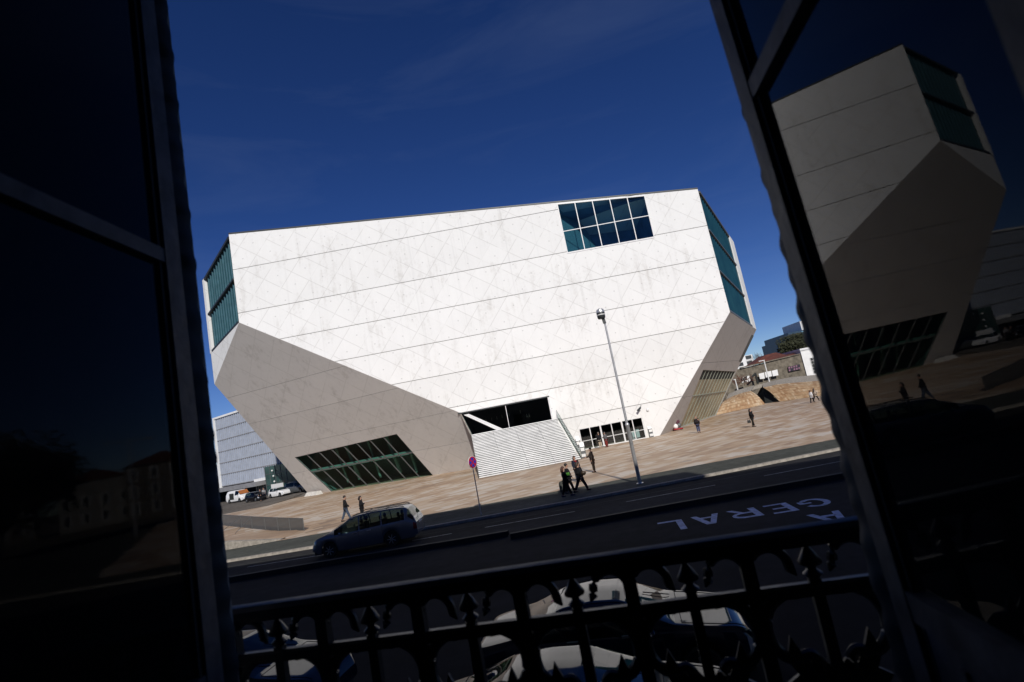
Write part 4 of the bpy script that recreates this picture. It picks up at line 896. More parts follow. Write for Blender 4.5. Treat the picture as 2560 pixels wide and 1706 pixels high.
# mesh barrier on the plaza at the left
bt = lambda x, y: (500 + x / 3.357, 940 + y / 3.357)
bp = [gp(*bt(x, y)) for x, y in ((60, 1245), (200, 1258), (352, 1275), (440, 1285), (552, 1296), (660, 1308), (760, 1305), (875, 1300))]
fn = empty('mesh_barrier', tuple(bp[3]), 0, 'low grey mesh barrier of framed panels on the plaza', 'barrier')
bh = [1.45, 1.42, 1.38, 1.34, 1.30, 1.24, 1.20, 1.12]
bh = []
for (x, y), p in zip(((60, 1156), (190, 1165), (352, 1172), (440, 1178), (552, 1183), (660, 1187), (760, 1190), (870, 1195)), bp):
    d = sight(*bt(x, y)); bh.append(float(HC + d[2] * p[1] / d[1]))
for i in range(7):
    a, b = bp[i], bp[i + 1]; MB().poly([a + (0, 0, .04), b + (0, 0, .04), b + (0, 0, bh[i + 1]), a + (0, 0, bh[i])]).build('mesh_panel', M_mesh, fn)
for i in range(8): MB().tube([bp[i] + (0, 0, -.04), bp[i] + (0, 0, bh[i] + .02)], .03, 6).build('post', M_greyalu, fn)
m = MB()
for i in range(7): m.tube([bp[i] + (0, 0, bh[i]), bp[i + 1] + (0, 0, bh[i + 1])], .02, 5)
m.build('top_rail', M_greyalu, fn)
for i, j in ((2, 1.1), (3, .8)):
    MB().tube([bp[i] + (0, 0, bh[i] * .95), bp[i] + (-1.0 * j, -1.6 * j, .02)], .025, 5).build('brace', M_greyalu, fn)

# ------------------------------------------------------------------ cars
def smooth_interp(xs, keys):
    kx = np.array([k[0] for k in keys]); ky = np.array([k[1] for k in keys]); y = np.interp(xs, kx, ky)
    for _ in range(3):
        y2 = y.copy(); y2[1:-1] = .25 * y[:-2] + .5 * y[1:-1] + .25 * y[2:]; y = y2
    return y
def car(name, label, loc, yaw, spec, paint, group=None, detail=True):
    """lofted body; nose towards +x. spec: L, W, top profile, belt, wheel x positions, wheel radius, glass ranges"""
    root = empty(name, loc, yaw, label, spec.get('cat', 'car'), group); Lh = spec['L'] / 2; W = spec['W'] / 2; Rw = spec['R']
    N = 97 if detail else 49
    xs = np.linspace(-Lh, Lh, N); top = smooth_interp(xs, spec['top']); belt = smooth_interp(xs, spec['belt']); belt = np.minimum(belt, top - .015)
    wmul = smooth_interp(xs, spec['plan']); sill = np.full(N, spec['sill'])
    sill = np.where(xs > Lh - .25, sill + (xs - Lh + .25) * .5, sill); sill = np.where(xs < -Lh + .25, sill + (-Lh + .25 - xs) * .5, sill)
    for wxp in spec['wheels']:
        d = (Rw + .055) ** 2 - (xs - wxp) ** 2; arch = np.where(d > 0, np.sqrt(np.maximum(d, 0)) + Rw, 0); sill = np.maximum(sill, arch)
    M_ = 15; V = np.zeros((N, M_, 3)); tum = spec.get('tumble', .30)
    for i in range(N):
        w_ = W * wmul[i]; zb_, zt_, zs = belt[i], top[i], sill[i]; h = max(zt_ - zb_, .0); inset = min(tum * h, .4 * w_)
        prof = [(w_ * .93, zs), (w_ * .985, zs + .25 * (zb_ - zs)), (w_ * 1.0, zs + .5 * (zb_ - zs)), (w_ * .992, zs + .75 * (zb_ - zs)), (w_ * .965, zb_ - .01)]
        wr = w_ * .95 - inset; hh = h
        prof += [(w_ * .95, zb_ + .02 * hh), (w_ * .95 - inset * .30, zb_ + .33 * hh), (w_ * .95 - inset * .62, zb_ + .66 * hh), (wr, zb_ + .90 * hh), (wr * .90, zb_ + .97 * hh), (wr * .75, zb_ + .992 * hh), (wr * .5, zt_ + .0), (wr * .25, zt_ + .012 * min(1, hh * 3)), (wr * .1, zt_ + .014 * min(1, hh * 3)), (0, zt_ + .015 * min(1, hh * 3))]
        for j, (a, b) in enumerate(prof): V[i, j] = (xs[i], a, b)
    groups = {}
    def cls(i, j):
        xm = (xs[i] + xs[min(i + 1, N - 1)]) / 2; zmid = (V[i, j, 2] + V[i, j + 1, 2]) / 2
        if j in (5, 6, 7):
            for k, (a, b) in enumerate(spec['side']):
                if a < xm < b and top[i] - belt[i] > .12: return ('side_window', k)
        for nm, j0 in (('windscreen', 8), ('rear_window', spec.get('rear_j', 8))):
            if j >= j0 and nm in spec:
                a, b = spec[nm]
                if a < xm < b: return (nm, 0)
        if j in (2, 3) and spec['head'][0] < xm: return ('headlight', 0)
        if j in (2, 3, 4) and xm < spec['tail'][0]: return ('tail_light', 0)
        return ('body', 0)
    vid = {}
    for sgn in (1, -1):
        for i in range(N - 1):
            for j in range(M_ - 1):
                k = cls(i, j); key = k if k[0] in ('body', 'windscreen', 'rear_window') else (k[0], k[1], sgn)
                q = [V[i, j], V[i + 1, j], V[i + 1, j + 1], V[i, j + 1]]; q = [(a[0], a[1] * sgn, a[2]) for a in q]
                if sgn < 0: q = q[::-1]
                groups.setdefault(key, []).append(q)
    # nose and tail caps
    for e in (0, N - 1):
        ring = [tuple(V[e, j]) for j in range(M_)] + [(V[e, j, 0], -V[e, j, 1], V[e, j, 2]) for j in range(M_ - 2, -1, -1)]
        groups[('body', 0)].append(ring if e else ring[::-1])
    mm = {'body': paint, 'side_window': M_carglass, 'windscreen': M_carglass, 'rear_window': M_carglass, 'headlight': M_headlight, 'tail_light': M_taillight}
    for key, qs in groups.items():
        me = bpy.data.meshes.new(key[0]); bm = bmesh.new(); cache = {}
        for q in qs:
            vs_ = []
            for p in q:
                kk = (round(p[0], 4), round(p[1], 4), round(p[2], 4))
                if kk not in cache: cache[kk] = bm.verts.new(p)
                if cache[kk] not in vs_: vs_.append(cache[kk])
            if len(vs_) > 2:
                try: bm.faces.new(vs_)
                except ValueError: pass
        bm.normal_update(); bm.to_mesh(me); bm.free(); me.materials.append(mm[key[0]])
        me.polygons.foreach_set('use_smooth', [True] * len(me.polygons)); me.set_sharp_from_angle(angle=R(35))
        o = bpy.data.objects.new(key[0], me); COL.objects.link(o); o.parent = root
    # underside, wheels
    zs = spec['sill']
    MB().box(-Lh * .93, Lh * .93, -W * .80, W * .80, zs - .04, zs + .10).build('underbody', M_rubber, root, world=False)
    for wxp in spec['wheels']:
        MB().box(wxp - Rw - .04, wxp + Rw + .04, -W * .72, W * .72, zs + .1, 2 * Rw + .05).build('wheel_housing', M_rubber, root, world=False)
        for sgn in (1, -1):
            wh_ = empty('wheel', (wxp, sgn * (W * .98 - .11), Rw)); wh_.parent = root
            MB().lathe([(Rw * .66, -.10), (Rw * .95, -.105), (Rw, -.06), (Rw, .06), (Rw * .95, .105), (Rw * .66, .10)], 28, (0, 0, 0), 'y').build('tyre', M_rubber, wh_, True, world=False)
            mr = MB(); mr.lathe([(Rw * .66, -.085), (Rw * .60, -.07), (Rw * .60, .07), (Rw * .66, .085)], 24, (0, 0, 0), 'y'); mr.lathe([(Rw * .14, -.10), (Rw * .14, .10)], 10, (0, 0, 0), 'y')
            for s_ in range(7):
                a = 2 * math.pi * s_ / 7; c_, s2 = math.cos(a), math.sin(a); y_ = sgn * .075
                mr.tube([(Rw * .1 * c_, y_, Rw * .1 * s2), (Rw * .62 * c_, y_, Rw * .62 * s2)], .035, 5)
            mr.build('rim', M_rim, wh_, True, world=False)
    for sgn in (1, -1):
        bxm = spec['windscreen'][0] + .35 if 'windscreen' in spec else .8
        MB().ball((spec.get('mirror', .9), sgn * (W + .08), spec['belt'][len(spec['belt']) // 2][1] + .06), (.05, .10, .065), 12, 8).build('wing_mirror', paint, root, True, world=False)
    for a in spec.get('handles', ()):
        for sgn in (1, -1): MB().box(a - .1, a + .1, sgn * W * 1.0 - .02, sgn * W * 1.0 + .02, .93, .965).build('door_handle', M_rim, root, world=False)
    if detail:
        def line(nm, pts, rad=.006): MB().tube([(p[0], p[1], p[2] + .002) for p in pts], rad, 4).build(nm, M_rubber, root, world=False)
        ra, rb_ = spec['rear_window'][1], spec['windscreen'][0]; ii = [i for i in range(N) if ra <= xs[i] <= rb_]; hh_ = [i for i in range(N) if spec['windscreen'][1] + .08 < xs[i] < Lh - .18]
        for sgn in (1, -1):
            line('roof_gutter', [(V[i, 9, 0], sgn * V[i, 9, 1], V[i, 9, 2]) for i in ii]); line('bonnet_seam', [(V[i, 9, 0], sgn * V[i, 9, 1], V[i, 9, 2]) for i in hh_])
            i0 = int(np.argmin(abs(xs - spec['windscreen'][1]))); i1 = int(np.argmin(abs(xs - (spec['windscreen'][1] - .45))))
            line('wiper', [(V[i0, 12, 0], sgn * V[i0, 11, 1] + .1, V[i0, 12, 2] + .015), (V[i1, 12, 0], sgn * V[i1, 11, 1] - .25, V[i1, 12, 2] + .02)], .009)
        i = hh_[0]; line('bonnet_seam', [tuple(V[i, j]) for j in range(9, M_)] + [(V[i, j, 0], -V[i, j, 1], V[i, j, 2]) for j in range(M_ - 2, 8, -1)])
        i = int(np.argmin(abs(xs - (spec['rear_window'][0] - .06)))); line('boot_seam', [tuple(V[i, j]) for j in range(8, M_)] + [(V[i, j, 0], -V[i, j, 1], V[i, j, 2]) for j in range(M_ - 2, 7, -1)])
        for sgn in (1, -1):
            for a in spec.get('seams', ()):
                i = int(np.argmin(abs(xs - a))); m = MB()
                for j in range(0, 4):
                    p, q = V[i, j], V[i, j + 1]; m.hexa([(p[0] - .006, sgn * (p[1] - .02), p[2]), (p[0] + .006, sgn * (p[1] - .02), p[2]), (p[0] + .006, sgn * (p[1] + .0035), p[2]), (p[0] - .006, sgn * (p[1] + .0035), p[2]), (q[0] - .006, sgn * (q[1] - .02), q[2]), (q[0] + .006, sgn * (q[1] - .02), q[2]), (q[0] + .006, sgn * (q[1] + .0035), q[2]), (q[0] - .006, sgn * (q[1] + .0035), q[2])])
                m.build('door_seam', M_rubber, root, world=False)
        for a in spec.get('seats', ()):
            dz = min(0.0, float(np.interp(a - .3, xs, top)) - .10 - 1.48)
            for sgn in (1, -1):
                s_ = MB().hexa([(a - .30, sgn * .38 - .24, .55), (a + .25, sgn * .38 - .24, .55), (a + .25, sgn * .38 + .24, .55), (a - .30, sgn * .38 + .24, .55), (a - .36, sgn * .38 - .22, 1.22 + dz), (a - .20, sgn * .38 - .22, 1.22 + dz), (a - .20, sgn * .38 + .22, 1.22 + dz), (a - .36, sgn * .38 + .22, 1.22 + dz)]).build('seat', M_seat, root, world=False)
                MB().ball((a - .30, sgn * .38, 1.36 + dz), (.07, .14, .12), 10, 7).build('headrest', M_seat, s_, True, world=False)
    if 'plate' in spec:
        xe = -Lh - .012; MB().box(xe, xe + .02, -.26, .26, spec['plate'], spec['plate'] + .11).build('number_plate', M_signwhite, root, world=False)
    if spec.get('rails'):
        for sgn in (1, -1):
            zr = spec['top'][len(spec['top']) // 2][1]; MB().tube([(-Lh + .55, sgn * W * .62, zr - .02), (-Lh + .75, sgn * W * .64, zr + .05), (.2, sgn * W * .64, zr + .055), (.45, sgn * W * .62, zr - .01)], .022, 6).build('roof_rail', M_darkframe, root, world=False)
        for a in (-1.2, -.2): MB().tube([(a, -W * .64, zr + .05), (a, W * .64, zr + .05)], .018, 6).build('roof_bar', M_darkframe, root, world=False)
    return root
M_headlight = simple('headlight_lens', (0.45, 0.47, 0.50), 0.1, 0.2, 0.1)
M_taillight = simple('tail_lens', (0.16, 0.006, 0.008), 0.2, 0, 0.1)
M_rim = simple('alloy_rim', (0.35, 0.36, 0.38), 0.35, 0.8, 0.1)
M_seat = cloth('car_seat', (0.03, 0.03, 0.035))
VAN = dict(L=5.30, W=1.98, R=.345, sill=.24, wheels=(1.68, -1.37), cat='minivan',
           top=[(-2.65, .90), (-2.62, 1.08), (-2.28, 1.60), (-2.05, 1.69), (-1.5, 1.73), (-.5, 1.75), (.2, 1.71), (.6, 1.63), (1.55, 1.17), (1.85, 1.06), (2.35, .92), (2.58, .74), (2.65, .58)],
           belt=[(-2.65, .86), (-2.1, 1.10), (-1, 1.06), (.5, 1.00), (1.4, .98), (1.85, .97), (2.4, .84), (2.65, .52)],
           plan=[(-2.65, .88), (-2.45, .95), (-1.8, 1), (1.3, 1), (2.0, .96), (2.4, .84), (2.65, .60)],
           side=[(-2.10, -1.02), (-.96, .12), (.18, 1.40)], windscreen=(.80, 1.60), rear_window=(-2.56, -2.26), rear_j=6, head=(2.42,), tail=(-2.48,),
           mirror=1.05, handles=(-.35, .34), seams=(-1.0, .14, 1.32), seats=(.45, -.5, -1.4), plate=.80, rails=True)
SEDAN = dict(L=4.75, W=1.82, R=.32, sill=.20, wheels=(1.42, -1.36),
           top=[(-2.375, .86), (-2.3, .98), (-1.75, 1.06), (-1.5, 1.10), (-.75, 1.40), (-.2, 1.45), (.3, 1.42), (1.1, 1.02), (1.4, .98), (2.1, .86), (2.32, .70), (2.375, .55)],
           belt=[(-2.375, .82), (-1.6, .98), (-.5, .95), (1.1, .92), (1.5, .90), (2.1, .78), (2.375, .5)],
           plan=[(-2.375, .84), (-2.1, .95), (-1.5, 1), (1.3, 1), (1.9, .95), (2.2, .84), (2.375, .66)],
           side=[(-1.35, -.45), (-.38, .80)], windscreen=(.40, 1.12), rear_window=(-1.52, -.80), head=(2.18,), tail=(-2.24,), mirror=.75, handles=(-.55, .35), seams=(-.42, .9), seats=(.15, -.75), plate=.62)
HATCH = dict(L=3.75, W=1.65, R=.29, sill=.20, wheels=(1.2, -1.22),
           top=[(-1.875, .80), (-1.82, .98), (-1.5, 1.36), (-.9, 1.42), (0, 1.41), (.3, 1.36), (.95, .98), (1.5, .86), (1.8, .70), (1.875, .55)],
           belt=[(-1.875, .76), (-1.4, .92), (.2, .88), (1.0, .86), (1.6, .75), (1.875, .5)], plan=[(-1.875, .86), (-1.5, 1), (1.1, 1), (1.6, .9), (1.875, .7)],
           side=[(-1.35, -.5), (-.42, .75)], windscreen=(.32, .98), rear_window=(-1.8, -1.45), head=(1.65,), tail=(-1.75,), mirror=.65, handles=(-.35,), seams=(), seats=(), plate=.5)
CARGO = dict(L=4.9, W=1.9, R=.31, sill=.25, wheels=(1.55, -1.5), cat='van',
           top=[(-2.45, 1.5), (-2.42, 1.85), (-2.2, 1.93), (.9, 1.93), (1.2, 1.85), (1.75, 1.2), (2.2, 1.02), (2.4, .8), (2.45, .6)],
           belt=[(-2.45, 1.1), (1, 1.15), (1.6, 1.1), (2.2, .9), (2.45, .55)], plan=[(-2.45, .96), (-2.2, 1), (1.6, 1), (2.2, .9), (2.45, .75)],
           side=[(.35, 1.45)], windscreen=(1.18, 1.8), head=(2.2,), tail=(-2.38,), mirror=1.4, seams=(), seats=(), plate=.6)
P_silverblue = paintmat('silver_blue_paint', (0.165, 0.18, 0.205), 0.4, 0.25, 0.6)
P_black = paintmat('black_gloss_paint', (0.006, 0.006, 0.008), 0, 0.06, 0.0)
P_black2 = paintmat('blue_black_gloss_paint', (0.006, 0.010, 0.022), 0, 0.06, 0.0)
for _p in (P_black, P_black2): _p.node_tree.nodes['Principled BSDF'].inputs['Specular IOR Level'].default_value = 0.30
P_white = paintmat('white_car_paint', (0.78, 0.78, 0.78), 0, 0.3)
P_grey = paintmat('grey_car_paint', (0.16, 0.17, 0.18), 0.5, 0.3)
wf, wr = gp(831, 1394, RZ), gp(996, 1363, RZ); d = nrm(wf - wr); mid = (wf + wr) / 2; nn = np.array([-d[1], d[0], 0]); nn = nn if nn[1] > 0 else -nn
c = mid + nn * .86; car('minivan', 'silver blue minivan driving along the far lane', (c[0], c[1], RZ), math.atan2(d[1], d[0]), VAN, P_silverblue)
RY = math.atan2(-.176, 1)
car('parked_car', 'black car parked nearest below the balcony railing, mirroring the white hall', (-.15, 7.75, RZ), RY, SEDAN, P_black, 'black cars parked below the balcony')
car('parked_car', 'black car in the second row under the railing, nearer the road letters', (.75, 10.45, RZ), RY, SEDAN, P_black2, 'black cars parked below the balcony')
car('parked_car', 'black car at the lower left, in the second row below the railing', (-6.75, 11.65, RZ), RY, SEDAN, P_black2, 'black cars parked below the balcony')
car('parked_car', 'black car at the far lower left, nearest the pavement', (-7.9, 9.0, RZ), RY, SEDAN, P_black, 'black cars parked below the balcony')
qz = lambda x, y: gp(545 + x / 10.23, 1170 + y / 10.23, LZ); CY = R(-33)
def lotcar(name, label, a, b, spec, paint):
    p = (qz(*a) + qz(*b)) / 2; p = p + np.array([.25, .7, 0]); return car(name, label, (p[0], p[1], LZ), CY, spec, paint, 'cars parked by the ribbed building', False)
v_ = lotcar('delivery_van', 'white delivery van with orange bonnet panel under the canopy', (310, 910), (610, 870), CARGO, P_white)
MB().box(-1.2, .1, -.965, -.95, .55, 1.55).build('side_door_opening', M_dark, v_, world=False); MB().hexa([(1.25, -.75, 1.84), (1.75, -.75, 1.235), (1.75, .75, 1.235), (1.25, .75, 1.84), (1.26, -.75, 1.86), (1.77, -.75, 1.25), (1.77, .75, 1.25), (1.26, .75, 1.86)]).build('orange_panel', simple('orange_film', (0.36, 0.12, 0.03), 0.5), v_, world=False)
lotcar('hatchback', 'black hatchback parked between the white van and the white hatchback', (745, 900), (1010, 850), HATCH, P_black)
lotcar('hatchback', 'white hatchback parked in front of the shop glass', (1365, 800), (1610, 720), HATCH, P_white)
lotcar('estate_car', 'grey estate car parked closest to the hall corner', (1855, 690), (2120, 610), dict(VAN, plate=.7, rails=False, seats=(), cat='car'), P_grey)
q = eg(680, 1250, 0); car('parked_car', 'pale car glimpsed through the underpass gap', tuple(e6(665, 1275, 104) * [1, 1, 0]), R(10), HATCH, P_white, None, False)
# ------------------------------------------------------------------ people
def skinned(name, verts, edges, radii, mat, parent, root=0, lev=1, smooth_=True):
    me = bpy.data.meshes.new(name); me.from_pydata([tuple(map(float, v)) for v in verts], edges, []); o = bpy.data.objects.new(name, me); COL.objects.link(o); o.parent = parent
    md = o.modifiers.new('skin', 'SKIN'); md.use_smooth_shade = True
    if not me.skin_vertices: me.skin_vertices.new()
    sv = me.skin_vertices[0].data
    for i, r in enumerate(radii): sv[i].radius = (r, r) if not isinstance(r, tuple) else r; sv[i].use_root = (i == root)
    s = o.modifiers.new('subsurf', 'SUBSURF'); s.levels = lev; s.render_levels = lev
    me.materials.append(mat); return o
CL = {}
def cm(col):
    if col not in CL: CL[col] = cloth('cloth_%d' % len(CL), col)
    return CL[col]
HAIRM = {}
def hm(col):
    if col not in HAIRM: HAIRM[col] = simple('hair_%d' % len(HAIRM), col, 0.5, 0, 0.3, 30)
    return HAIRM[col]
def person(loc, yaw, h, label, coat, legs, shoes=(0.02, 0.02, 0.02), hair=(0.02, 0.014, 0.01), hairlen=0.0, stride=0.0, coatlen=0.50, armL=(0, 0, 0), armR=(0, 0, 0), head_down=0.0, slim=1.0, bald=False, trousers_flare=1.0):
    """faces +y before yaw. arm = (forward swing, elbow bend, outward) in radians"""
    root = empty('person', loc, yaw, label, 'person'); k = h
    hip, sh = .52 * k, .815 * k
    V = [(0, 0, hip), (0, .01 * k, .62 * k), (0, 0, .72 * k), (0, -.005 * k, .80 * k), (0, 0, .845 * k), (0, .015 * k, .885 * k), (0, .012 * k, .935 * k), (0, .005 * k, .975 * k)]
    Ra = [(.085 * k * slim, .062 * k), (.075 * k * slim, .058 * k), (.088 * k * slim, .062 * k), (.06 * k, .045 * k), .031 * k, .043 * k, .051 * k, .036 * k]
    Ed = [(i, i + 1) for i in range(7)]; hd = head_down
    for i in (5, 6, 7): V[i] = (0, V[i][1] + hd * (V[i][2] - .845 * k), V[i][2] - .15 * hd * (V[i][2] - .845 * k))
    cV, cE, cR = [V[0], V[1], V[2], (0, 0, .795 * k), (0, 0, .822 * k)], [(0, 1), (1, 2), (2, 3), (3, 4)], [(.114 * k * slim, .090 * k), (.110 * k * slim, .090 * k), (.122 * k * slim, .090 * k), (.085 * k, .062 * k), .042 * k]
    tV, tE, tR = [(0, 0, hip + .02 * k)], [], [(.088 * k * slim, .066 * k)]; sh_m = MB()
    # nose and ears belong to the head
    n = len(V); hx = V[6]; V += [(0, hx[1] + .056 * k, hx[2] - .012 * k), (.050 * k, hx[1], hx[2] - .01 * k), (-.050 * k, hx[1], hx[2] - .01 * k)]; Ra += [.009 * k, .010 * k, .010 * k]; Ed += [(6, n), (6, n + 1), (6, n + 2)]
    for s, arm in ((1, armL), (-1, armR)):
        sw, el, out = arm; a0 = (s * .105 * k * slim, 0, .795 * k)
        d1 = Vector((s * math.sin(.10 + out), math.sin(sw), -math.cos(sw) * math.cos(.10 + out))).normalized()
        e = Vector(a0) + d1 * .165 * k; d2 = Vector((s * math.sin(.05 + out * .4 - el * .35), math.sin(sw + el), -math.cos(sw + el))).normalized(); wv = e + d2 * .145 * k; hv = wv + d2 * .045 * k
        n = len(V); V += [a0, tuple(e), tuple(wv), tuple(hv)]; Ra += [.036 * k, .026 * k, .018 * k, (.022 * k, .014 * k)]; Ed += [(2, n), (n, n + 1), (n + 1, n + 2), (n + 2, n + 3)]
        side = d2.cross(Vector((0, 0, 1))); side = side.normalized() if side.length > .2 else Vector((0, 1, 0)); pal = d2.cross(side).normalized()
        for f in range(4):
            n2 = len(V); b0 = hv + side * ((f - 1.5) * .0115 * k); ln = (.036, .042, .040, .031)[f] * k
            V += [tuple(b0 + d2 * ln * .6), tuple(b0 + d2 * ln + pal * .008 * k)]; Ra += [.0052 * k, .0042 * k]; Ed += [(n + 3, n2), (n2, n2 + 1)]
        n2 = len(V); V += [tuple(wv + d2 * .02 * k + side * .022 * k), tuple(wv + d2 * .045 * k + side * .032 * k)]; Ra += [.006 * k, .005 * k]; Ed += [(n + 2, n2), (n2, n2 + 1)]
        m_ = len(cV); cV += [a0, tuple(e), tuple(wv)]; cR += [.052 * k, .042 * k, .033 * k]; cE += [(2, m_), (m_, m_ + 1), (m_ + 1, m_ + 2)]
        ph = stride * s; kn = (s * .052 * k, math.sin(ph) * .24 * k, hip - .03 * k - .235 * k * math.cos(ph)); back = min(0, ph)
        sh_a = ph * .9 + (-.35 * abs(stride) if ph < 0 else -.10 * abs(stride)); an = (s * .050 * k, kn[1] + math.sin(sh_a) * .235 * k, max(.040 * k, kn[2] - .235 * k * math.cos(sh_a))); toe = (s * .058 * k, an[1] + .085 * k, max(.018 * k, an[2] - .03 * k))
        n = len(V); hp = (s * .052 * k, 0, hip - .03 * k); V += [hp, kn, an, toe]; Ra += [.056 * k, .038 * k, .024 * k, .018 * k]; Ed += [(0, n), (n, n + 1), (n + 1, n + 2), (n + 2, n + 3)]
        m_ = len(tV); tV += [hp, kn, (an[0], an[1], an[2] + .015 * k)]; tR += [.068 * k, .052 * k * trousers_flare, .042 * k * trousers_flare]; tE += [(0, m_), (m_, m_ + 1), (m_ + 1, m_ + 2)]
        sm_ = MB(); sm_.hexa([(an[0] - .028 * k, an[1] - .045 * k, an[2] - .040 * k), (an[0] + .028 * k, an[1] - .045 * k, an[2] - .040 * k), (toe[0] + .030 * k, toe[1] + .02 * k, toe[2] - .018 * k), (toe[0] - .030 * k, toe[1] + .02 * k, toe[2] - .018 * k), (an[0] - .024 * k, an[1] - .04 * k, an[2] + .02 * k), (an[0] + .024 * k, an[1] - .04 * k, an[2] + .02 * k), (toe[0] + .02 * k, toe[1] + .01 * k, toe[2] + .012 * k), (toe[0] - .02 * k, toe[1] + .01 * k, toe[2] + .012 * k)]); sm_.build('shoe', cm(shoes), root, world=False)
    if coatlen > 0:   # hem below the hip
        m_ = len(cV); cV += [(0, 0, hip - coatlen * .22 * k)]; cR += [(.120 * k * slim, .095 * k)]; cE += [(0, m_)]
    skinned('body', V, Ed, Ra, M_skin, root)
    skinned('coat', cV, cE, cR, cm(coat), root); skinned('trousers', tV, tE, tR, cm(legs), root)
    hc = Vector(V[6]); m = MB()
    if not bald: m.ball((hc.x, hc.y - .016 * k, hc.z + .018 * k), (.056 * k, .060 * k, .056 * k), 12, 8)
    else: m.ball((hc.x, hc.y - .028 * k, hc.z - .005 * k), (.052 * k, .045 * k, .040 * k), 12, 8)
    if hairlen > 0: m.tube([(hc.x, hc.y - .03 * k, hc.z + .03 * k), (hc.x, hc.y - .055 * k, hc.z - .05 * k), (hc.x, hc.y - .06 * k, hc.z - .05 * k - hairlen * .6 * k), (hc.x, hc.y - .05 * k, hc.z - .05 * k - hairlen * k)], [.045 * k, .055 * k, .05 * k, .025 * k], 10)
    m.build('hair', hm(hair), root, True, world=False)
    for s in (1, -1): MB().ball((s * .019 * k, hc.y + .044 * k, hc.z + .006 * k), .006 * k, 6, 5).build('eye', M_darkframe, root, True, world=False)
    MB().ball((0, hc.y + .044 * k, hc.z - .034 * k), (.014 * k, .006 * k, .004 * k), 6, 5).build('mouth', M_lip, root, True, world=False)
    return root
M_lip = simple('lips', (0.25, 0.09, 0.08), 0.5)
BLK, DNV, DGY, BRN, JEAN = (0.012, 0.012, 0.014), (0.014, 0.018, 0.032), (0.05, 0.05, 0.052), (0.05, 0.036, 0.026), (0.045, 0.065, 0.12)
def at_(x, y): p = gp(x, y); return (float(p[0]), float(p[1]), 0.0)
person(at_(868, 1303), R(-70), 1.78, 'man in dark jacket, white collar and jeans walking behind the minivan', BLK, (0.05, 0.07, 0.11), hair=(.012, .01, .008), stride=.35, coatlen=.55, armL=(.3, .5, .05), armR=(-.1, .3, .05), head_down=.25)
person(at_(908, 1300), R(-80), 1.62, 'dark-haired woman in black coat following the man behind the minivan', BLK, BLK, hair=(.010, .008, .007), hairlen=.06, stride=.2, coatlen=.9, armL=(.3, 1.6, .0), armR=(.1, .3, .05))
scarf = at_(1447, 1205)
p_ = person((scarf[0], scarf[1], 0), R(200), 1.70, 'woman in dark coat with red scarf standing behind the three students', DNV, (0.05, .055, .07), hair=(.05, .025, .015), hairlen=.10, coatlen=.6, armL=(.2, .6, .05), armR=(.2, .9, .05))
MB().tube([(.06, .05, 1.38), (.02, .11, 1.36), (-.05, .07, 1.38), (.0, .12, 1.22), (.02, .12, 1.05)], [.04, .05, .045, .05, .035], 8).build('red_scarf', cm((0.30, .02, .02)), p_, True, world=False)
MB().hexa([(-.17, .10, .88), (.17, .10, .88), (.15, .26, .90), (-.15, .26, .90), (-.14, .10, 1.26), (.14, .10, 1.26), (.11, .22, 1.24), (-.11, .22, 1.24)]).build('grey_bag', cm((.06, .065, .065)), p_, world=False)
s1 = at_(1420, 1241)
p_ = person(s1, R(-75), 1.66, 'student in black holding a green folder, nearest the kerb', (.012, .013, .018), BLK, shoes=(.03, .035, .07), hair=(.06, .022, .012), hairlen=.10, stride=.30, coatlen=.35, armL=(.3, 1.3, .0), armR=(.35, 1.3, .0), slim=.95)
b_ = MB().hexa([(-.02, .20, 1.00), (.28, .20, 1.02), (.28, .235, 1.02), (-.02, .235, 1.00), (-.02, .20, 1.24), (.28, .20, 1.26), (.28, .235, 1.26), (-.02, .235, 1.24)])
fo_ = b_.build('folder', simple('green_folder', (0.10, 0.32, 0.05), 0.5), None, world=False); fo_.location = s1; fo_.rotation_euler = (0, 0, R(-20)); tag(fo_, 'bright green folder carried by the student nearest the kerb', 'folder')
MB().box(-.17, -.02, -.02, .14, .80, .98).build('white_hem', cm((.6, .6, .6)), p_, world=False)
s2 = at_(1428, 1233)
person(s2, R(-80), 1.70, 'black-haired student walking just behind the one with the green folder', BLK, BLK, shoes=(.02, .025, .05), hair=(.008, .007, .007), hairlen=.0, stride=.28, coatlen=.45, armL=(.2, .4, .0), armR=(-.2, .3, .0))
s3 = at_(1457, 1231)
p_ = person(s3, R(-60), 1.72, 'woman in black striding with a brown shoulder bag, right of the students', BLK, (.014, .016, .03), hair=(.04, .022, .014), hairlen=.02, stride=.48, coatlen=.4, armL=(-.3, .3, .05), armR=(.4, .7, .1))
bag = MB().ball((.0, 0, 0), (.15, .10, .13), 12, 8).build('shoulder_bag', simple('brown_leather', (0.045, .028, .016), .5), None, True, world=False); bag.location = (s3[0] + .24, s3[1] - .12, 1.05); tag(bag, 'brown leather bag on the shoulder of the striding woman', 'bag')
person(at_(1487, 1181), R(95), 1.78, 'person in long brown coat standing alone on the plaza near the stair', (.040, .030, .026), BRN, shoes=(.02, .012, .01), hair=(.015, .012, .01), coatlen=1.0, armL=(.5, .9, .1), armR=(.1, .3, .05), slim=1.05)
d1_ = at_(1503, 1121); d2_ = at_(1518, 1118)
person(d1_, R(-10), 1.78, 'man in black jacket and beige trousers at the entrance doors', BLK, (.46, .38, .29), shoes=(.3, .25, .2), hair=(.18, .14, .11), coatlen=.3, armL=(.3, 2.0, .1), armR=(.3, .8, .1))
p_ = person(d2_, R(40), 1.70, 'woman in grey top and red trousers at the entrance doors', (.12, .115, .12), (.16, .025, .02), shoes=(.09, .02, .02), hair=(.10, .085, .08), coatlen=.5, armL=(.2, .9, .05), armR=(.3, 1.4, .05), trousers_flare=1.3)
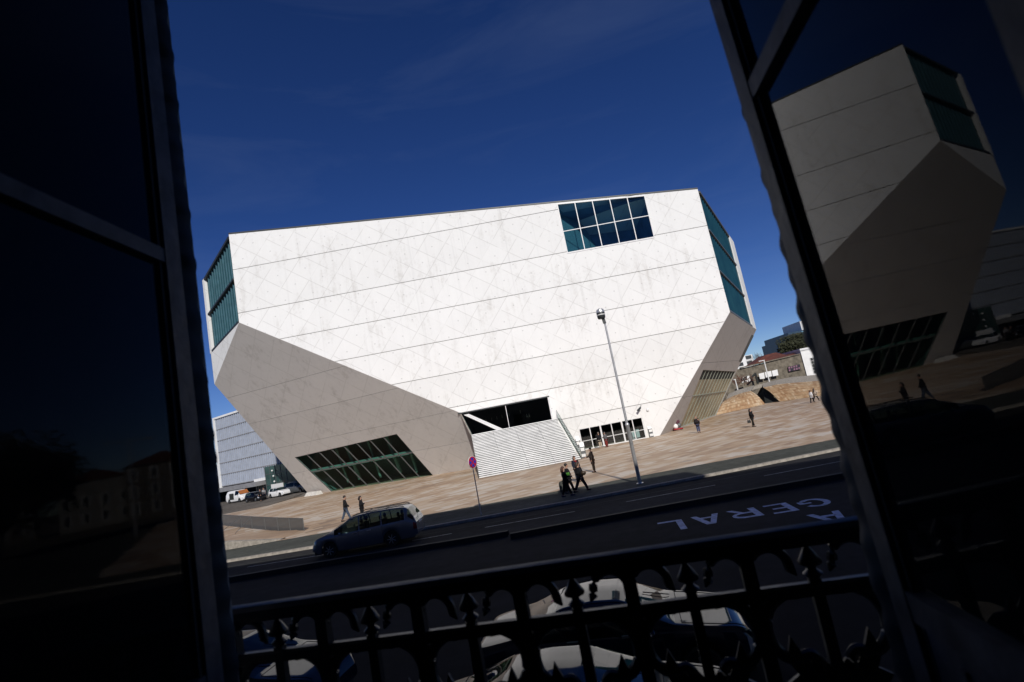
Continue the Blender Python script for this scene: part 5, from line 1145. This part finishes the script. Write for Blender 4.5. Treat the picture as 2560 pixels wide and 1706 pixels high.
person(at_(1748, 1082), R(170), 1.74, 'balding man in dark coat and blue jeans before the right slanted window', (.022, .017, .018), (.065, .08, .15), hair=(.35, .22, .18), coatlen=.75, armL=(.0, .2, .05), armR=(.05, .2, .05), bald=True, slim=1.08)
wp_ = at_(1885, 1067)
p_ = person(wp_, R(-140), 1.72, 'woman dressed in black walking alone across the right of the plaza', BLK, (.020, .018, .016), hair=(.008, .007, .007), hairlen=.12, stride=.15, coatlen=.7, armL=(.3, 1.9, .0), armR=(.1, .2, .08))
hb = MB(); hb.hexa([(-.16, -.07, 0), (.16, -.07, 0), (.16, .07, 0), (-.16, .07, 0), (-.13, -.05, .26), (.13, -.05, .26), (.13, .05, .26), (-.13, .05, .26)]); hb.tube([(-.1, 0, .25), (-.07, 0, .42), (.07, 0, .42), (.1, 0, .25)], .012, 5)
hb = hb.build('handbag', simple('black_leather', (0.01, .01, .011), .4), None, world=False); hb.location = (wp_[0] - .36, wp_[1] - .05, .42); tag(hb, 'black handbag held by the woman alone on the right plaza', 'bag')
person(at_(2032, 1007), R(-65), 1.60, 'woman in white top walking near the right casement', (.68, .68, .70), BLK, hair=(.05, .016, .01), hairlen=.05, stride=.30, coatlen=.1, armL=(-.2, .4, .1), armR=(.2, .6, .1))
person(at_(2042, 1004), R(-70), 1.72, 'long-haired woman in beige top walking ahead at the right casement', (.40, .33, .27), (.014, .014, .016), hair=(.012, .008, .007), hairlen=.24, stride=.50, coatlen=.1, armL=(.5, .7, .1), armR=(-.2, .4, .1))
for (x, y), yaw, cc, lab in (((1105, 850), 160, BLK, 'man in black beside the parked black hatchback'), ((1190, 800), 200, (.25, .25, .26), 'man in grey between the black and white hatchbacks')):
    p = qz(x, y); q_ = person((p[0], p[1], LZ), R(yaw), 1.75, lab, cc, BLK if cc == BLK else JEAN, hair=(.02, .015, .012), coatlen=.5, armL=(.1, .4, .05), armR=(.1, .4, .05))
# ------------------------------------------------------------------ the house the picture is taken from: wall, room, casements, balcony
TH = math.atan(.181); e1 = np.array([math.cos(TH), -math.sin(TH), 0]); e2 = np.array([math.sin(TH), math.cos(TH), 0]); O8 = np.array([0, 1.261, 0])
def HW(a, b, z): return O8 + e1 * a + e2 * b + np.array([0, 0, z])
def hbox(m, a0, a1, b0, b1, z0, z1): return m.hexa([HW(a0, b0, z0), HW(a1, b0, z0), HW(a1, b1, z0), HW(a0, b1, z0), HW(a0, b0, z1), HW(a1, b0, z1), HW(a1, b1, z1), HW(a0, b1, z1)])
HH = [(-70, -4.4, 16.8, 'lower house of the row left of the window'), (-4.4, 13.2, 21.4, 'tall house whose window frames the view'), (13.2, 60, 19.6, 'house of the row right of the window')]
hs = []
for a0, a1, h, lab in HH:
    t = empty('row_house', tuple(HW((a0 + a1) / 2, 0, 0)), 0, lab, 'house', 'row of houses on the near side'); hs.append(t)
    if a0 != -4.4:
        m = MB(); hbox(m, a0 + .01, a1 - .01, -10, .35, -.3, h); m.build('wall', M_house, t)
    m = MB(); hbox(m, a0, a1, -10.2, .40, h, h + .3); m.build('roof', M_redroof, t)
H = hs[1]; FZ = 3.05; CZ = 6.8
WL, WR, WT = -1.10, .92, 6.5
m = MB(); hbox(m, -4.4, WL, .07, .35, -.3, 21.4); hbox(m, WR, 13.2, .07, .35, -.3, 21.4); hbox(m, WL, WR, .07, .35, WT, 21.4); hbox(m, WL, WR, .07, .35, -.3, FZ - .1); m.build('front_wall', M_house, H)
m = MB(); hbox(m, -4.4, -.885, .0, .068, -.3, CZ); hbox(m, .655, 5, .0, .068, -.3, CZ); hbox(m, -.885, .655, .0, .068, WT + .02, CZ); m.build('inner_wall', M_roomwall, H)
m = MB(); hbox(m, -4.4, -2.0, -10, .0, -.3, 21.4); hbox(m, 5, 13.2, -10, .0, -.3, 21.4); hbox(m, -2.0, 5, -10, -9.8, -.3, 21.4); m.build('side_wall', M_roomwall, H)
m = MB(); hbox(m, -2.0, 5, -9.8, .068, FZ - .15, FZ); m.build('room_floor', M_roomwall, H)
m = MB(); hbox(m, -2.0, 5, -9.8, .0, CZ, CZ + .2); m.build('room_ceiling', M_roomwall, H)
# window frame with the crinkled edge strip
wf_ = empty('window_frame', tuple(HW(-.1, .03, FZ)), 0, 'dark window frame with crinkled edges around the open casements', 'window frame')
def wavy(a, sgn, seed):
    rnd = random.Random(seed); m = MB(); zs = np.arange(FZ, WT, .012); vs = []; ph = rnd.random() * 6
    for z in zs:
        wv = .0030 * math.sin(z * 84 + ph + 1.4 * math.sin(z * 7)) + .0022 * math.sin(z * 37 + ph) + .002 * math.sin(z * 11 + ph)
        ai = a - sgn * (.004 + wv)
        vs += [HW(ai, .040 + wv * .5, z), HW(ai - sgn * .002, .062, z), HW(a + sgn * .045, .066, z), HW(a + sgn * .045, .004, z), HW(a + sgn * .012, .010 + wv, z)]
    fs = []
    for i in range(len(zs) - 1):
        for k in range(5): fs.append((i * 5 + k, i * 5 + (k + 1) % 5, (i + 1) * 5 + (k + 1) % 5, (i + 1) * 5 + k))
    m.add(vs, fs); return m
wavy(-.868, -1, 3).build('jamb', M_seal, wf_, True); wavy(.640, 1, 8).build('jamb', M_seal, wf_, True)
m = MB(); hbox(m, -.93, .70, .0, .066, WT - .04, WT + .02); m.build('head', M_seal, wf_)
def leaf(hx, hy, az, lab, sgn, z_tr, z_br, glass, lean=0.0, width=.72):
    """hinge at (hx,hy); the leaf runs back into the room along -(sin az, cos az); sgn: side the visible face looks to"""
    d = -np.array([math.sin(az), math.cos(az), 0]); n = np.array([-d[1], d[0], 0]); n = n if n[0] * sgn > 0 else -n
    h0 = np.array([hx, hy, 0]); t = empty('window_casement', (hx, hy, FZ + .03), 0, lab, 'casement', 'inward-opened window casements')
    def P(s, o, z): return h0 + d * s + n * (o + lean * (z - HC)) + np.array([0, 0, z])     # old leaves hang a little out of plumb
    def bar(m, s0, s1, z0, z1, o0=-.038, o1=.0, ch=.008):
        m.hexa([P(s0, o0, z0), P(s1, o0, z0), P(s1, o1, z0), P(s0, o1, z0), P(s0, o0, z1), P(s1, o0, z1), P(s1, o1, z1), P(s0, o1, z1)])
    z0, z1 = FZ + .03, WT - .05
    m = MB(); bar(m, 0, .062, z0, z1); m.build('hinge_stile', M_frame, t)
    m = MB(); bar(m, .062, .074, z0, z1, -.034, -.010); m.build('glazing_bead', M_seal, t)
    m = MB(); bar(m, width - .07, width, z0, z1); m.build('free_stile', M_frame, t)
    for za, zb_, nm in ((z0, z0 + .10, 'bottom_rail'), (z_br - .055, z_br, 'middle_rail'), (z_tr, z_tr + .038, 'transom_rail'), (z1 - .09, z1, 'top_rail')):
        m = MB(); bar(m, .062, width - .07, za, zb_, -.036, -.002); m.build(nm, M_frame, t)
    for a, b in ((z_br, z_tr), (z_tr + .038, z1 - .09)): MB().poly([P(.074, -.018, a), P(width - .07, -.018, a), P(width - .07, -.018, b), P(.074, -.018, b)]).build('pane', glass, t)
    m = MB(); bar(m, .062, width - .07, z0 + .10, z_br - .055, -.028, -.012); m.build('lower_panel', M_frame, t)
    for s in (.16, .25, .34, .43): m = MB(); bar(m, s, s + .018, z0 + .14, z_br - .09, -.012, -.006); m.build('panel_bead', M_frame, t)
    return t
ZT_, ZB_ = HC + .533 * 1.07, HC - .402 * 1.07
leaf(-.8355 + .001, 1.4075, R(.8), 'left window casement opened inward, dark glass with a slanting rail', 1, ZT_, ZB_, M_pane2)
leaf(.6135, 1.144, R(7.35), 'right window casement opened inward, glass mirroring the white hall', -1, ZT_, ZB_, M_pane, math.tan(R(1.5)))
# balcony slab and cast-iron railing
bc = MB(); hbox(bc, -1.5, 1.3, .35, .72, FZ - .22, FZ - .06); tag(bc.build('balcony_slab', M_kerb), 'narrow stone balcony slab below the iron railing', 'balcony')
RB = .46                                     # railing stands this far out
kz = lambda px, py: None
def rail_z(px, py):
    d = sight(px, py); n = e2; t_ = np.dot(HW(0, RB, 0) - CAMP, n) / np.dot(d, n); return float(CAMP[2] + d[2] * t_), float(np.dot(CAMP + d * t_ - O8, e1))
zt_ = rail_z(1360, 1404)[0]; z2 = rail_z(1297, 1547)[0]
rl = empty('balcony_railing', tuple(HW(0, RB, FZ - .06)), 0, 'black cast-iron balcony railing with spear points and scrolls', 'railing')
m = MB(); a0, a1 = -1.45, 1.25
def sec(m, prof, a0, a1):
    n = len(prof); m.add([HW(a, RB + b, z) for a in (a0, a1) for b, z in prof], [tuple(range(n)), tuple(range(2 * n - 1, n - 1, -1))] + [(i, (i + 1) % n, n + (i + 1) % n, n + i) for i in range(n)])
sec(m, [(-.030, zt_ - .052), (.030, zt_ - .052), (.032, zt_ - .018), (.022, zt_ - .004), (0, zt_ + .002), (-.022, zt_ - .004), (-.032, zt_ - .018)], a0, a1); m.build('top_rail', M_iron, rl, True)
m = MB(); sec(m, [(-.016, z2 - .034), (.016, z2 - .034), (.018, z2 - .008), (.010, z2), (-.010, z2), (-.018, z2 - .008)], a0, a1); m.build('second_rail', M_iron, rl)
m = MB(); sec(m, [(-.016, FZ + .06), (.016, FZ + .06), (.016, FZ + .09), (-.016, FZ + .09)], a0, a1); m.build('bottom_rail', M_iron, rl)
thick = [rail_z(745 * 1.088, 1440 * 1.088)[1], rail_z(1195 * 1.088, 1370 * 1.088)[1], rail_z(1715 * 1.088, 1290 * 1.088)[1]]
PER = (thick[2] - thick[0]) / 4; A0 = thick[1] - 6 * PER
def arcp(a, z, r, s0, s1, n=9, dirn=1): return [HW(a + dirn * r * math.cos(R(s0 + (s1 - s0) * k / n)), RB, z + r * math.sin(R(s0 + (s1 - s0) * k / n))) for k in range(n + 1)]
def cat(pts, k=4):
    out = []; P = [np.array(q) for q in pts]; P = [2 * P[0] - P[1]] + P + [2 * P[-1] - P[-2]]
    for i in range(1, len(P) - 2):
        for j in range(k):
            t_ = j / k; a_, b_, c_, d_ = P[i - 1:i + 3]; out.append(.5 * (2 * b_ + (c_ - a_) * t_ + (2 * a_ - 5 * b_ + 4 * c_ - d_) * t_ ** 2 + (3 * b_ - a_ - 3 * c_ + d_) * t_ ** 3))
    return out + [P[-2]]
def hump(m, a, dirn, ztop):                  # hooked scroll hanging beside a bar
    r = PER * .155; pts = arcp(a + dirn * (r + .006), ztop - r, r, 180, 0, 10, dirn); e = pts[-1]
    pts += [e + np.array([0, 0, -.012]) + e1 * dirn * .003, e + np.array([0, 0, -.030]) + e1 * dirn * .014]; s = [HW(a + dirn * .006, RB, ztop - r - .05)] + pts
    m.tube(s, [.012] + [.0135] * (len(s) - 4) + [.014, .014, .003], 7)
def cscroll(m, a, dirn, z):                  # open C below the second rail
    q = [(.34, .00), (.22, .006), (.10, -.02), (.045, -.065), (.06, -.115), (.14, -.150), (.24, -.155), (.33, -.150), (.38, -.175), (.385, -.20)]
    pts = [HW(a + dirn * u * PER * 1.0, RB, z + v) for u, v in q]; pts = cat(pts, 4); n_ = len(pts); m.tube(pts, [.008 + .008 * min(1, k_ / 5) - (.010 if k_ > n_ - 3 else 0) for k_ in range(n_)], 8)
for k in range(14):
    a = A0 + k * PER
    if not (a0 + .03 < a < a1 - .03): continue
    m = MB(); hbox(m, a - .019, a + .019, RB - .017, RB + .017, FZ, zt_ - .05); m.build('main_bar', M_iron, rl)
    m = MB(); hump(m, a, 1, zt_ - .050); hump(m, a, -1, zt_ - .050); m.build('hook_scroll', M_iron, rl, True)
    m = MB(); cscroll(m, a, 1, z2 - .034); cscroll(m, a, -1, z2 - .034); m.build('c_scroll', M_iron, rl, True)
for k in range(14):
    a = A0 + (k + .5) * PER
    if not (a0 + .03 < a < a1 - .03): continue
    m = MB(); hbox(m, a - .015, a + .015, RB - .013, RB + .013, FZ, z2 + .01); m.build('spear_bar', M_iron, rl)
    hgt = zt_ - .052 - z2; m = MB(); bb = [(.010, 0), (.014, .10 * hgt), (.026, .22 * hgt), (.012, .34 * hgt), (.012, .40 * hgt), (.030, .48 * hgt), (.031, .55 * hgt), (.017, .78 * hgt), (.002, 1.0 * hgt)]
    c_ = HW(a, RB, z2); m.lathe(bb, 10, tuple(c_)); m.build('spear_head', M_iron, rl, True)
    m = MB()
    for dirn in (1, -1):
        q = [(0, -.235), (.08, -.20), (.16, -.215), (.24, -.175), (.30, -.13), (.36, -.19), (.30, -.23), (.40, -.25), (.30, -.29), (.16, -.31), (.06, -.33), (0, -.37)]
        m.prism([HW(a + dirn * u * PER, RB - .006, z2 + v) for u, v in q], e2 * .012)
    m.tube([HW(a - .03, RB, z2 - .30), HW(a, RB, z2 - .23), HW(a + .03, RB, z2 - .30), HW(a, RB, z2 - .36), HW(a - .03, RB, z2 - .30)], .010, 6); m.build('leaf_rosette', M_iron, rl)
